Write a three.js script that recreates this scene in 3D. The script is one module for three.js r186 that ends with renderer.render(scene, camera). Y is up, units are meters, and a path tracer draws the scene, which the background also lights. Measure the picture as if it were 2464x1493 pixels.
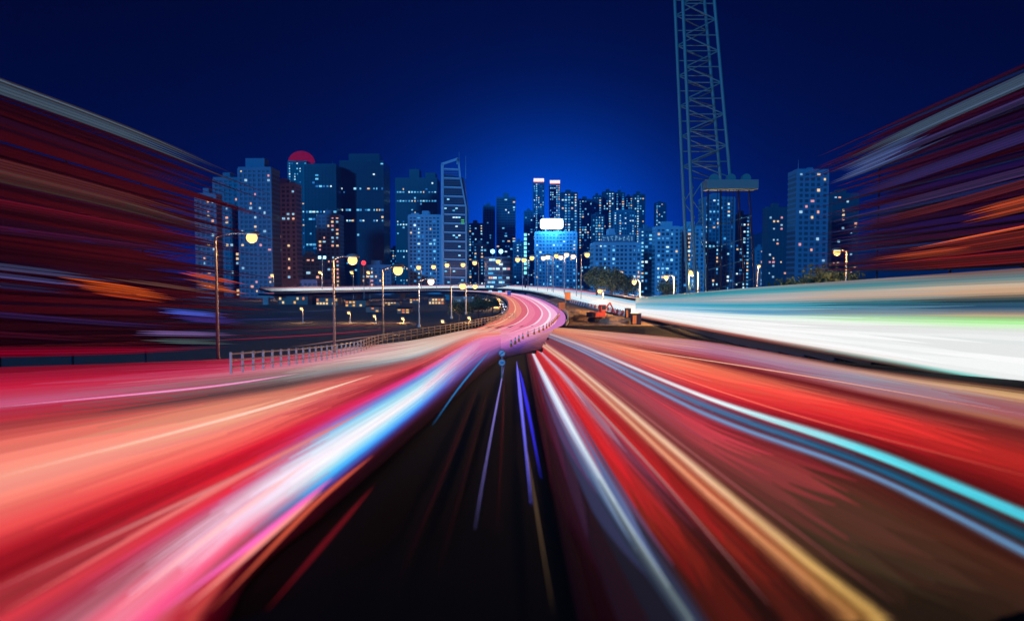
import * as THREE from 'three';
import { mergeGeometries } from 'three/addons/utils/BufferGeometryUtils.js';
import { ImprovedNoise } from 'three/addons/math/ImprovedNoise.js';

// ---------------------------------------------------------------- camera, sky, blue fill, exposure
const PW = 2464, PH = 1493, FOC = 1601, HOR = 668;        // the lens, in pixels of a 2464-wide frame
const scene = new THREE.Scene();
const camera = new THREE.PerspectiveCamera(2 * Math.atan(PH / 2 / FOC) * 180 / Math.PI, 1024 / 620, 0.1, 9000);
const EYE = new THREE.Vector3(0, 2.5, 0), PITCH = -Math.atan((PH / 2 - HOR) / FOC);
camera.position.copy(EYE); camera.rotation.x = PITCH;
camera.focus = 220; camera.userData.fStop = 0.32;
const renderer = new THREE.WebGLRenderer({ antialias: true });
renderer.toneMapping = THREE.LinearToneMapping; renderer.toneMappingExposure = 1;
renderer.shadowMap.enabled = true;

{ // night sky: deep navy, city blue above the downtown, halo of the white sign painted in
  const w = 512, h = 256, a = new Float32Array(w * h * 4);
  for (let j = 0; j < h; j++) for (let i = 0; i < w; i++) {
    const el = ((j + 0.5) / h - 0.5) * Math.PI, th = ((i + 0.5) / w - 0.5) * 2 * Math.PI;
    const dx = Math.cos(el) * Math.cos(th), dz = Math.cos(el) * Math.sin(th);
    const az = Math.atan2(dx, -dz) * 57.3, e = Math.max(0, el * 57.3);
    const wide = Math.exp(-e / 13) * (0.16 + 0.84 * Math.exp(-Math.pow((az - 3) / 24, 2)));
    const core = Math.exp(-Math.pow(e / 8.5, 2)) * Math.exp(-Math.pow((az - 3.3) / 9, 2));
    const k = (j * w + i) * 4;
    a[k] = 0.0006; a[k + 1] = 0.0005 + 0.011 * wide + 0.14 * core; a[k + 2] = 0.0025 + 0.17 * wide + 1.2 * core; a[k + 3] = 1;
  }
  const t = new THREE.DataTexture(a, w, h, THREE.RGBAFormat, THREE.FloatType);
  t.mapping = THREE.EquirectangularReflectionMapping; t.magFilter = t.minFilter = THREE.LinearFilter; t.needsUpdate = true;
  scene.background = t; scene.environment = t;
}
const blueFill = new THREE.DirectionalLight(new THREE.Color(0.01, 0.36, 1.0), 2.8);  // added blue fill from behind the viewer to colour the facades
blueFill.position.set(-200, 75, 300); blueFill.target.position.set(0, 0, 0); blueFill.castShadow = true; blueFill.shadow.radius = 8;
Object.assign(blueFill.shadow.camera, { left: -700, right: 700, top: 500, bottom: -500, near: 1, far: 2500 });
blueFill.shadow.mapSize.set(4096, 4096);
scene.add(blueFill, blueFill.target);
scene.fog = new THREE.FogExp2(new THREE.Color(0.01, 0.2, 1.0), 0.0002);

// ---------------------------------------------------------------- helpers
const ORD = 'first second third fourth fifth sixth seventh eighth ninth tenth eleventh twelfth thirteenth fourteenth fifteenth sixteenth seventeenth eighteenth nineteenth twentieth twenty-first twenty-second twenty-third twenty-fourth twenty-fifth twenty-sixth twenty-seventh twenty-eighth twenty-ninth thirtieth thirty-first thirty-second thirty-third thirty-fourth'.split(' ');
let seed = 7;
const rnd = () => { seed = (seed * 1664525 + 1013904223) >>> 0; return seed / 4294967296; };
const rr = (a, b) => a + (b - a) * rnd();
const noise = new ImprovedNoise();
const taken = {};
const numbered = (n) => { const k = taken[n] = (taken[n] ?? -1) + 1; return k ? `${n}_${String(k).padStart(3, '0')}` : n; };
const tag = (o, label, category, group, kind) => {
  if (label) o.userData.label = label; if (category) o.userData.category = category;
  if (group) o.userData.group = group; if (kind) o.userData.kind = kind; return o;
};
const base = (name, label, category, group, p = [0, 0, 0], turn = 0) => {
  const o = new THREE.Group(); o.name = numbered(name); o.position.set(...p); o.rotation.y = turn; scene.add(o);
  return tag(o, label, category, group);
};
const mesh = (name, g, m, parent = scene) => {
  const o = new THREE.Mesh(g, m); o.name = parent === scene ? numbered(name) : name; o.castShadow = o.receiveShadow = true; parent.add(o); return o;
};
const bx = (w, h, d, x = 0, y = 0, z = 0) => new THREE.BoxGeometry(w, h, d).translate(x, y, z);
const V = (x, y, z) => new THREE.Vector3(x, y, z);
const rod = (a, b, r, r2 = r, n = 8) => {
  const d = b.clone().sub(a), g = new THREE.CylinderGeometry(r2, r, d.length(), n);
  g.applyQuaternion(new THREE.Quaternion().setFromUnitVectors(V(0, 1, 0), d.clone().normalize()));
  return g.translate((a.x + b.x) / 2, (a.y + b.y) / 2, (a.z + b.z) / 2);
};
const merge = (l) => mergeGeometries(l.map((g) => (g.index ? g.toNonIndexed() : g)));
const std = (r, g, b, rough = 0.8, metal = 0, more = {}) => { const m = new THREE.MeshStandardMaterial({ roughness: rough, metalness: metal, ...more }); m.color.setRGB(r, g, b); return m; };
const glowCache = {};
function glow(r, g, b, k = 1) {                             // r, g, b as the eye sees them, 0 to 255
  const key = [r, g, b].map((v) => Math.round(v / 6) * 6).join() + k;
  if (!glowCache[key]) {
    const m = new THREE.MeshPhysicalMaterial({ roughness: 0.9, specularIntensity: 0.1 }); m.color.setRGB(0.005, 0.005, 0.005);
    m.emissive.setRGB(r / 255, g / 255, b / 255, THREE.SRGBColorSpace); m.emissiveIntensity = k; glowCache[key] = m;
  }
  return glowCache[key];
}

// heights of the carriageway along the drive: a ramp down from where one stands, then level
const DECK = -6.0, LOW = -12.0, GRADE = 0.0825;
const roadY = (d) => d < 55 ? -GRADE * d : d < 90.35 ? -GRADE * 55 - GRADE * (d - 55) + GRADE * (d - 55) * (d - 55) / 70.7 : DECK;
const rayOf = (u, v) => V((u - PW / 2) / FOC, -(v - PH / 2) / FOC, -1).applyAxisAngle(V(1, 0, 0), PITCH);
function onRoad(u, v, h = 0) {                              // where the sight line meets the carriageway
  const r = rayOf(u, v); let a = 0.5, b = 1500;
  const f = (t) => EYE.y + r.y * t - roadY(-r.z * t) - h;
  for (let i = 0; i < 60; i++) { const m = (a + b) / 2; if (f(m) > 0) a = m; else b = m; }
  return EYE.clone().addScaledVector(r, a);
}
const onSide = (u, v, x) => { const r = rayOf(u, v); return EYE.clone().addScaledVector(r, x / r.x); };
const atLevel = (u, v, y) => { const r = rayOf(u, v); return EYE.clone().addScaledVector(r, (y - EYE.y) / r.y); };
const atDist = (u, v, d) => { const r = rayOf(u, v); return EYE.clone().addScaledVector(r, d / -r.z); };
const z2 = (x, y) => [985.6 + 0.2751 * x, 369.6 + 0.2751 * y], z4 = (x, y) => [739.2 + 0.2667 * x, 640.6 + 0.2667 * y];

function grainTexture(n, f) {                               // tileable enough speckle for bump and roughness
  const a = new Uint8Array(n * n * 4);
  for (let j = 0; j < n; j++) for (let i = 0; i < n; i++) { const v = f(i, j), k = (j * n + i) * 4; a[k] = a[k + 1] = a[k + 2] = Math.max(0, Math.min(255, v)); a[k + 3] = 255; }
  const t = new THREE.DataTexture(a, n, n); t.wrapS = t.wrapT = THREE.RepeatWrapping; t.magFilter = THREE.LinearFilter; t.minFilter = THREE.LinearMipmapLinearFilter; t.generateMipmaps = true; t.needsUpdate = true; return t;
}
const grit = grainTexture(256, (i, j) => 128 + 70 * noise.noise(i / 3, j / 3, 1) + 60 * (rnd() - 0.5));
const blotch = grainTexture(256, (i, j) => 120 + 90 * noise.noise(i / 40, j / 40, 3) + 60 * noise.noise(i / 9, j / 9, 5));
const asphalt = new THREE.MeshPhysicalMaterial({ roughness: 0.95, specularIntensity: 0.12, bumpMap: grit, bumpScale: 0.003 }); asphalt.color.setRGB(0.012, 0.012, 0.013);
const M = {
  asphalt, concrete: std(0.3, 0.29, 0.28, 0.85), dark: std(0.03, 0.025, 0.035, 0.7), earth: std(0.3, 0.19, 0.11, 0.95, 0, { bumpMap: blotch, bumpScale: 0.1 }),
  steel: std(0.32, 0.34, 0.36, 0.45, 0.7), pole: std(0.4, 0.38, 0.35, 0.5, 0.4), white: std(0.75, 0.75, 0.73, 0.6), red: std(0.55, 0.04, 0.03, 0.55), orange: std(0.65, 0.2, 0.03, 0.6),
  rig: std(0.1, 0.2, 0.2, 0.6, 0.1), rubber: std(0.02, 0.02, 0.02, 0.9), glass: std(0.02, 0.03, 0.05, 0.08, 0), ground: std(0.08, 0.075, 0.07, 0.95, 0, { bumpMap: blotch, bumpScale: 0.2 }),
  maroon: std(0.13, 0.01, 0.035, 0.6), plum: std(0.07, 0.014, 0.09, 0.6), slate: std(0.04, 0.055, 0.13, 0.5), wine: std(0.065, 0.006, 0.03, 0.6), leaf: null, bark: std(0.1, 0.07, 0.05, 0.95),
};

for (const k of ['maroon', 'plum', 'slate', 'wine', 'dark']) { const c = M[k].color; M[k] = new THREE.MeshPhysicalMaterial({ roughness: 0.95, specularIntensity: 0.15 }); M[k].color.copy(c); }

// ---------------------------------------------------------------- ground and roads
{
  const g = new THREE.PlaneGeometry(9000, 6000, 60, 40).rotateX(-Math.PI / 2).translate(0, LOW - 0.05, -2500);
  const p = g.attributes.position; for (let i = 0; i < p.count; i++) g.attributes.uv.setXY(i, p.getX(i) / 12, p.getZ(i) / 12);
  tag(mesh('ground', g, M.ground), null, null, null, 'structure');
  const hill = new THREE.PlaneGeometry(2600, 700, 80, 20).rotateX(-Math.PI / 2), q = hill.attributes.position;
  for (let i = 0; i < q.count; i++) {
    const x = q.getX(i), z = q.getZ(i), e = Math.max(0, 1 - (z / 350) ** 2) * Math.max(0, 1 - (x / 1300) ** 2);
    q.setY(i, e * (150 + 50 * noise.noise(x / 260, z / 200, 2) + 12 * noise.noise(x / 40, z / 40, 7)) - 2);
  }
  hill.computeVertexNormals(); hill.translate(900, LOW, -2100);
  tag(mesh('hill', hill, std(0.025, 0.04, 0.025, 1)), null, null, null, 'structure');
}
// a deck of real thickness between a left and a right edge (lists of equal length)
function deckGeometry(left, right, thick) {
  const pos = [], idx = [], n = left.length;
  for (let i = 0; i < n; i++) { const l = left[i], r = right[i]; pos.push(l.x, l.y, l.z, r.x, r.y, r.z, r.x, r.y - thick, r.z, l.x, l.y - thick, l.z); }
  for (let i = 0; i < n - 1; i++) for (let k = 0; k < 4; k++) { const a = i * 4 + k, b = i * 4 + (k + 1) % 4, c = a + 4, d = b + 4; idx.push(a, b, c, b, d, c); }
  idx.push(0, 2, 1, 0, 3, 2); const e = (n - 1) * 4; idx.push(e, e + 1, e + 2, e, e + 2, e + 3);
  const g = new THREE.BufferGeometry(); g.setAttribute('position', new THREE.Float32BufferAttribute(pos, 3)); g.setIndex(idx);
  const f = g.toNonIndexed(); f.computeVertexNormals();
  const uv = []; for (let i = 0; i < f.attributes.position.count; i++) uv.push(f.attributes.position.getX(i) / 3, f.attributes.position.getZ(i) / 3);
  f.setAttribute('uv', new THREE.Float32BufferAttribute(uv, 2)); return f;
}
const curve = (pts, n) => new THREE.CatmullRomCurve3(pts, false, 'centripetal').getSpacedPoints(n);
const offset = (pts, s) => pts.map((p, i) => { const a = pts[Math.max(0, i - 1)], b = pts[Math.min(pts.length - 1, i + 1)]; const t = b.clone().sub(a).setY(0).normalize(); return V(p.x - t.z * s, p.y, p.z + t.x * s); });
const mainPts = []; for (let d = -30; d <= 118; d += 4) mainPts.push(V(0, roadY(d), -d));
tag(mesh('main_road', deckGeometry(mainPts.map((p) => V(-17 + Math.max(0, -p.z - 70) * 0.12, p.y, p.z)), mainPts.map((p) => V(31, p.y, p.z)), 1.2), M.asphalt), null, null, null, 'structure');
const sMid = curve([[1215, 800], [1262, 784], [1285, 765], [1289, 750], [1276, 732], [1252, 717], [1222, 708], [1166, 702], [1059, 699], [953, 700], [806, 702.5], [640, 706]].map(([u, v]) => atLevel(u, v, DECK)), 90);
const sMain = sMid.filter((p) => p.z < -117);
const SW = 7.5;
tag(mesh('curved_road', deckGeometry(offset(sMid, -SW).map((p) => p.clone().setY(DECK + 0.004)), offset(sMid, SW).map((p) => p.clone().setY(DECK + 0.004)), 1.1), M.asphalt), null, null, null, 'structure');
const BANK = 0.15, bank = (pts, s) => offset(pts, s).map((p) => p.setY(p.y + (s + 8) * BANK));
const oMid = curve([[1700, 776], [1643, 768], [1508, 747], [1453, 733], [1387, 717], [1329, 705], [1274, 698], [1206, 694], [1096, 693.5], [986, 695], [860, 698], [640, 702]].map(([u, v]) => atLevel(u, v, DECK)), 90);
tag(mesh('flyover_road', deckGeometry(bank(oMid, -8), bank(oMid, 8), 1.3), M.asphalt), null, null, null, 'structure');
{ // bare ground of the road works between the two roads
  const site = [[1330, 792], [1345, 770], [1322, 742], [1300, 722], [1345, 716], [1400, 733], [1450, 748], [1510, 762], [1600, 785], [1500, 800]].map(([u, v]) => atLevel(u, v, DECK));
  const s = new THREE.Shape(site.map((p) => new THREE.Vector2(p.x, -p.z)));
  const g = new THREE.ExtrudeGeometry(s, { depth: 6, bevelEnabled: false }).rotateX(-Math.PI / 2).translate(0, LOW - 0.012, 0);
  tag(mesh('work_site_ground', g, M.earth), null, null, null, 'structure');
}
// parapets, as walls with a rail, along a list of points
function ribbon(pts, w, h, y0) { return deckGeometry(offset(pts, -w / 2).map((p) => p.clone().setY(p.y + y0 + h)), offset(pts, w / 2).map((p) => p.clone().setY(p.y + y0 + h)), h); }
function parapet(pts, label, step = 3) {
  const o = base('road_parapet', label, 'parapet', 'concrete parapets of the roads');
  mesh('wall', ribbon(pts, 0.3, 0.45, 0.0), M.concrete, o);
  mesh('rail', ribbon(pts, 0.1, 0.08, 0.85), M.steel, o);
  for (let i = 0; i < pts.length; i += step) mesh('post', bx(0.12, 0.42, 0.12, pts[i].x, pts[i].y + 0.65, pts[i].z), M.steel, o);
}
parapet(offset(sMain, -SW + 0.3), 'concrete parapet with rail on the inner side of the curved pink-lit road');
parapet(offset(sMain.slice(0, 40), SW - 0.3), 'concrete parapet between the curved road and the road works');
parapet(bank(oMid.slice(6), -7.6), 'concrete parapet with rail on the near edge of the flyover');
parapet(bank(oMid.slice(6), 7.6), 'concrete parapet with rail on the far edge of the flyover');
{ // piers under the far flyover
  const P = bx(3, DECK - LOW - 1.2, 2.2, 0, (DECK - LOW - 1.2) / 2, 0);
  const spots = [...sMid.filter((p, i) => i > 44 && i % 6 === 0)];
  spots.forEach((p, i) => { const o = base('flyover_pier', `concrete pier under the far flyover, ${ORD[i]} counted from the bend`, 'pier', 'piers of the far flyover', [p.x, LOW, p.z]); mesh('shaft', P, M.concrete, o); mesh('cap', bx(9, 0.8, 2.6, 0, DECK - LOW - 1.55, 0), M.concrete, o); });
}
// dashed and solid paint on the curved road
for (const s of [-2.5, 2.5]) { const o = mesh('lane_line', ribbon(offset(sMain, s), 0.16, 0.012, 0.0), M.white); tag(o, null, null, null, 'structure'); }

// ---------------------------------------------------------------- light trails of passing traffic, painted as glowing bars along the carriageway
// A strip of light: an opaque luminous bar of flattened section, swept along a path, pointed at both ends.
function bar(center, width, normal, thick) {
  const n = center.length, K = 8, pos = [], idx = [];
  for (let i = 0; i < n; i++) for (let k = 0; k < K; k++) {
    const a = (k + 0.5) / K * Math.PI * 2, c = Math.cos(a), s = Math.sin(a), q = center[i], w = width[i], t = thick * w[3], N = normal[i];
    const ex = Math.sign(c) * Math.pow(Math.abs(c), 0.7) / 2, ey = s * t;
    pos.push(q.x + w[0] * ex * w[3] + N.x * ey, q.y + w[1] * ex * w[3] + N.y * ey, q.z + w[2] * ex * w[3] + N.z * ey);
  }
  for (let i = 0; i < n - 1; i++) for (let k = 0; k < K; k++) { const a = i * K + k, b = i * K + (k + 1) % K; idx.push(a, b, a + K, b, b + K, a + K); }
  const g = new THREE.BufferGeometry(); g.setAttribute('position', new THREE.Float32BufferAttribute(pos, 3)); g.setIndex(idx); g.computeVertexNormals(); return g;
}
const mixRow = (a, b, t) => a.map((p, i) => [p[0] + (b[i][0] - p[0]) * t, p[1] + (b[i][1] - p[1]) * t, p[2].map((c, k) => c + (b[i][2][k] - c) * t)]);
function hueWord([r, g, b]) {
  const mx = Math.max(r, g, b), mn = Math.min(r, g, b);
  if (mx < 45) return 'near-black'; if (mn > 205) return 'white'; if (mx - mn < 26) return mx > 140 ? 'pale grey' : 'grey';
  if (b === mx) return r > 150 ? 'lilac' : g > 150 ? 'sky blue' : 'blue';
  if (g === mx) return 'green'; if (b > 0.62 * r) return r > 170 ? 'pink' : 'plum'; if (g > 0.55 * r) return 'cream';
  return r > 225 && g > 80 ? 'salmon' : r > 175 ? 'bright red' : r > 90 ? 'deep red' : 'dark maroon';
}
// rows: each [[u, v, [r, g, b]], ...] seen from the standpoint, laid on the carriageway by place(u, v, row, lift)
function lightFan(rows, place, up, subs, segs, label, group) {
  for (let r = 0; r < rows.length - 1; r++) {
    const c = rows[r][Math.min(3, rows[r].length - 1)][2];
    const o = base('light_trail_band', label(hueWord(c), ORD[r]), 'light band', group);
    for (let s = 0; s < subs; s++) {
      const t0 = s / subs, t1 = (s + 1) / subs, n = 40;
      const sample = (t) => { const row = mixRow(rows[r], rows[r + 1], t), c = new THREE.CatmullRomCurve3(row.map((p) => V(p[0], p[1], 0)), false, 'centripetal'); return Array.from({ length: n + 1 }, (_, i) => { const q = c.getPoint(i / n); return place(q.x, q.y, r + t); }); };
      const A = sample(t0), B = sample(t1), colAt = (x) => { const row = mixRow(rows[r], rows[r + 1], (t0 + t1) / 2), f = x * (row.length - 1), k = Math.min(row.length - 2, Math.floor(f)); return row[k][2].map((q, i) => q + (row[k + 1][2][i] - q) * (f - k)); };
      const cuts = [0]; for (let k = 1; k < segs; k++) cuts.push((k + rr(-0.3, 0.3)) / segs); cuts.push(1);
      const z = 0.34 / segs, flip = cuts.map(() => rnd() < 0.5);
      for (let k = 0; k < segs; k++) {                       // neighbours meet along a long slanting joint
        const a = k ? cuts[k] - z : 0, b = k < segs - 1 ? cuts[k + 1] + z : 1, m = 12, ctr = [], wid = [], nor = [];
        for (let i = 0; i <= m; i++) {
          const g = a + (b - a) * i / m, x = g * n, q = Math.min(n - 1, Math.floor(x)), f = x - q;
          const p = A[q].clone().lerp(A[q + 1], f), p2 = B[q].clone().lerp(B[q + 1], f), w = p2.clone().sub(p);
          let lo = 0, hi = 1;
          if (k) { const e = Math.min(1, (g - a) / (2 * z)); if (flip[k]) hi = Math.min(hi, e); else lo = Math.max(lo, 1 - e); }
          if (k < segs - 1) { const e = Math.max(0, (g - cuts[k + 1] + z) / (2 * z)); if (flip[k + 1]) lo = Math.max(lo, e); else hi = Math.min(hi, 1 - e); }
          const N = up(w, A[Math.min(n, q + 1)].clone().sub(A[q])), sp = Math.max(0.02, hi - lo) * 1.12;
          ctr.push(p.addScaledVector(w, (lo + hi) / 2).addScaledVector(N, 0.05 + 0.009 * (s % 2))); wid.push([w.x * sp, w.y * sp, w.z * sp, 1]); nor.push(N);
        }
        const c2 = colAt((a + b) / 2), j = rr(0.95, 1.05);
        mesh('light_trail_bar', bar(ctr, wid, nor, 0.03), glow(...c2.map((q) => Math.min(255, q * j))), o);
      }
    }
  }
}
const flatUp = () => V(0, 1, 0);
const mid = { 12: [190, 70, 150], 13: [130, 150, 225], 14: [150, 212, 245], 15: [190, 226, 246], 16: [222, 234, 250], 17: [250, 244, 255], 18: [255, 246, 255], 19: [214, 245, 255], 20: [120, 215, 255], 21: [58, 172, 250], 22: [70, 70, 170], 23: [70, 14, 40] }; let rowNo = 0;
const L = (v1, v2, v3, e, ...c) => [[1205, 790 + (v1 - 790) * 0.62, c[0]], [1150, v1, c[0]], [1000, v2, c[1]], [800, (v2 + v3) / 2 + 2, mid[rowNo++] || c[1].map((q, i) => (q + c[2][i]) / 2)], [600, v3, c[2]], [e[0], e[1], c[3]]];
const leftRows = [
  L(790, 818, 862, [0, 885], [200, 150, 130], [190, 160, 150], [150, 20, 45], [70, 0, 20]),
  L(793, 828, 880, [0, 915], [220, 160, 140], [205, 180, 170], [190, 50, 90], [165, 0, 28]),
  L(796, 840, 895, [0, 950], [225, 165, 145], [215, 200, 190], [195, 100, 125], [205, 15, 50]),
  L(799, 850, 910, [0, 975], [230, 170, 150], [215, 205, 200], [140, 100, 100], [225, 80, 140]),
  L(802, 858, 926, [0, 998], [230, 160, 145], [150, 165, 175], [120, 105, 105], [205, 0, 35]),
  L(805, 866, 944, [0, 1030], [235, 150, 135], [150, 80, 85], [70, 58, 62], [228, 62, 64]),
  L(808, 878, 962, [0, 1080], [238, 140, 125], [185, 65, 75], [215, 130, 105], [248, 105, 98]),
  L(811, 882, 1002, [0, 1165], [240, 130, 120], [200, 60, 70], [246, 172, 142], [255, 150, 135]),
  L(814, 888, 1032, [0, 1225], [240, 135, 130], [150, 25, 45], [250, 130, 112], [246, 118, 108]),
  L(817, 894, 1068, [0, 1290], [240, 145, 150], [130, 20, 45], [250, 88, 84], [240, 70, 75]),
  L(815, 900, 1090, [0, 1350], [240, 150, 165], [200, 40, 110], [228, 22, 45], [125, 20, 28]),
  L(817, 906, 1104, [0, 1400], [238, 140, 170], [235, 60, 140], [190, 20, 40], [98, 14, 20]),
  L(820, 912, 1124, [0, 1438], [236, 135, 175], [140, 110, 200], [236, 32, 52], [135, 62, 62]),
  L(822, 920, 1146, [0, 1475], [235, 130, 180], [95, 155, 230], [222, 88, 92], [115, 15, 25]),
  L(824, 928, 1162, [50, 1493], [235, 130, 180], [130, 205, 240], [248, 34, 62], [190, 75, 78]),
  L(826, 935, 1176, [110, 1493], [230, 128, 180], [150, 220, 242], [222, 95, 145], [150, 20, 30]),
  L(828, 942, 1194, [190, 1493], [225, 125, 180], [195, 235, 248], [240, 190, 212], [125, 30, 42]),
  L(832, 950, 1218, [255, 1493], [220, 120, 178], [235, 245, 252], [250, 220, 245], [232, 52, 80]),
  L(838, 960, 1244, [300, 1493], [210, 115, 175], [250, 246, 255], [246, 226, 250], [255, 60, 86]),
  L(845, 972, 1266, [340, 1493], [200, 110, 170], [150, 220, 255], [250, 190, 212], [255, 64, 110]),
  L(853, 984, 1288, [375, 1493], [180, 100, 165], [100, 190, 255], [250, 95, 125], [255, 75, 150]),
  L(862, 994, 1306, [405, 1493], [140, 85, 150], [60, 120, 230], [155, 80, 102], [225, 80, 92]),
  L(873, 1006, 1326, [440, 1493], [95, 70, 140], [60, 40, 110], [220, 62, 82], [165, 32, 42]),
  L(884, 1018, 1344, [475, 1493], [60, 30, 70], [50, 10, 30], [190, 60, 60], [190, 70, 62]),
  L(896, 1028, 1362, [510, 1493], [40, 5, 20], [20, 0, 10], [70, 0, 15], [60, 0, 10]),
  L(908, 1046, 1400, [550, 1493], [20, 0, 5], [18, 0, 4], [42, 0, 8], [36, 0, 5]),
];
// each row goes on past the edge of the view, towards and beneath the standpoint
const onward = (rows) => rows.map((r) => { const a = r[r.length - 2], b = r[r.length - 1], k = 0.12; return [...r.slice(0, -1), [b[0] + (b[0] - a[0]) * k, b[1] + (b[1] - a[1]) * k, b[2]]]; });
lightFan(onward(leftRows), (u, v) => onRoad(u, v), flatUp, 4, 9, (c, n) => `${c} painted light-trail band on the road, ${n} counted down from the roadside railing`, 'bands of light between railing and dark lane');

const R = (...p) => { const out = []; for (let i = 0; i < p.length; i += 3) out.push([p[i], p[i + 1], p[i + 2]]); return out; };
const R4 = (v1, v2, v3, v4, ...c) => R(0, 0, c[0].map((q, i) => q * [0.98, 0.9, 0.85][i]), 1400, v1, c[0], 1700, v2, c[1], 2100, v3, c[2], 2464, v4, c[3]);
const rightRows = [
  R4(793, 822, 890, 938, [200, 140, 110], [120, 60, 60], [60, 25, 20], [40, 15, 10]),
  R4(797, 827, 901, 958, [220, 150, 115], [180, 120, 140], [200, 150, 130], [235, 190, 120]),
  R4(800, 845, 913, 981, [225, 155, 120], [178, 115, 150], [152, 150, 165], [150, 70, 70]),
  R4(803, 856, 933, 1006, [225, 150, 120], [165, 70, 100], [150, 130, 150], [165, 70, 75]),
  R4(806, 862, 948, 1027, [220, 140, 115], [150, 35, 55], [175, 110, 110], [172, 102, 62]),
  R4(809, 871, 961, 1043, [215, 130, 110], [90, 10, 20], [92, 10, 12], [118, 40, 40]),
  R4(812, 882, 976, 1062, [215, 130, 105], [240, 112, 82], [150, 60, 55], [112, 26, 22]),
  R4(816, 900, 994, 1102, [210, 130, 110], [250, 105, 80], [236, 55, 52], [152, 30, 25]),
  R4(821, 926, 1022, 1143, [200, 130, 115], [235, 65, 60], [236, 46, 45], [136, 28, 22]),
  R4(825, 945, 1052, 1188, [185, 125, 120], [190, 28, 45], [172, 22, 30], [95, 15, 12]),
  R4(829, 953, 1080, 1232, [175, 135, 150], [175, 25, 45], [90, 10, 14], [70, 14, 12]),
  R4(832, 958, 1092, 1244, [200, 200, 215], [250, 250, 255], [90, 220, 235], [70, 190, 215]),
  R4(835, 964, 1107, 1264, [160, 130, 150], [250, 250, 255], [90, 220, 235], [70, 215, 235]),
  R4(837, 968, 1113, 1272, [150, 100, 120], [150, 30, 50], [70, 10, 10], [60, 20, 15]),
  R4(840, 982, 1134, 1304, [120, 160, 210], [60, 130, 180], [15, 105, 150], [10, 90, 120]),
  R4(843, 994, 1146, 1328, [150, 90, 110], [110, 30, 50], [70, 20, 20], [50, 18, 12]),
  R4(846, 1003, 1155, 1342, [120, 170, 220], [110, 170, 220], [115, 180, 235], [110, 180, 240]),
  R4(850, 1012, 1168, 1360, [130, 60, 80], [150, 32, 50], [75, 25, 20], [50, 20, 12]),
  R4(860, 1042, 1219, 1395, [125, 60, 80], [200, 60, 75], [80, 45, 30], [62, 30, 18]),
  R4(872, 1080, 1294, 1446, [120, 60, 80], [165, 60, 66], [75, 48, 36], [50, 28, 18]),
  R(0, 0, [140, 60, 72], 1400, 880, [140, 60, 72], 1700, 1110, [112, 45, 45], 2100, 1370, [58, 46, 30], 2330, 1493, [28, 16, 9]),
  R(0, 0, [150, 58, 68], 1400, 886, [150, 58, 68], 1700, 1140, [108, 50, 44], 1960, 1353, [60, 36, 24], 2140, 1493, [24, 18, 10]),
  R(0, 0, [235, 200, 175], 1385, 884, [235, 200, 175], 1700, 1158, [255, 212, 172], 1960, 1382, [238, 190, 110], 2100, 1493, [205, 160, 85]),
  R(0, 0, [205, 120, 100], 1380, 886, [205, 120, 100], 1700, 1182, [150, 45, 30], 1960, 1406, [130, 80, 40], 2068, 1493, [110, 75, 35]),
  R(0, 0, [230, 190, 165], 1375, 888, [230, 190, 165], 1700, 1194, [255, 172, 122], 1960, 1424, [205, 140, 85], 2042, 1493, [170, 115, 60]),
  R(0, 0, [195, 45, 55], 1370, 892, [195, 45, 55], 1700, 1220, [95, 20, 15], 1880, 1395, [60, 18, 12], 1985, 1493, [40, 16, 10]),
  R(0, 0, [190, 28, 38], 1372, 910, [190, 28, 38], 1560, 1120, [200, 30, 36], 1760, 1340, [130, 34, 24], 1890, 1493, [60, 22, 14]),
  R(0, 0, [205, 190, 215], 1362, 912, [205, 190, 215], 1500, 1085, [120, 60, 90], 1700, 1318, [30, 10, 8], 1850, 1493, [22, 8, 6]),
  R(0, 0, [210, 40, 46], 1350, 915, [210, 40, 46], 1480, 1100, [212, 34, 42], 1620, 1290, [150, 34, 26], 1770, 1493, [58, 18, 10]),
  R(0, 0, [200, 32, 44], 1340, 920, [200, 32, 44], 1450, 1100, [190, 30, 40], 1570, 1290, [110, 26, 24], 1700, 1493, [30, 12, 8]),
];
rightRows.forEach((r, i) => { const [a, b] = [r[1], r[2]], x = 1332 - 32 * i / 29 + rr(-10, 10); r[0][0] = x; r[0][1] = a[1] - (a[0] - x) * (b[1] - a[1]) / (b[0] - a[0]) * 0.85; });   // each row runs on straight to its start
lightFan(onward(rightRows), (u, v) => onRoad(u, v), flatUp, 3, 9, (c, n) => `${c} painted light-trail band on the road, ${n} down from the white headlight trails`, 'bands of light between white headlight trails and dark lane');
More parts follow.
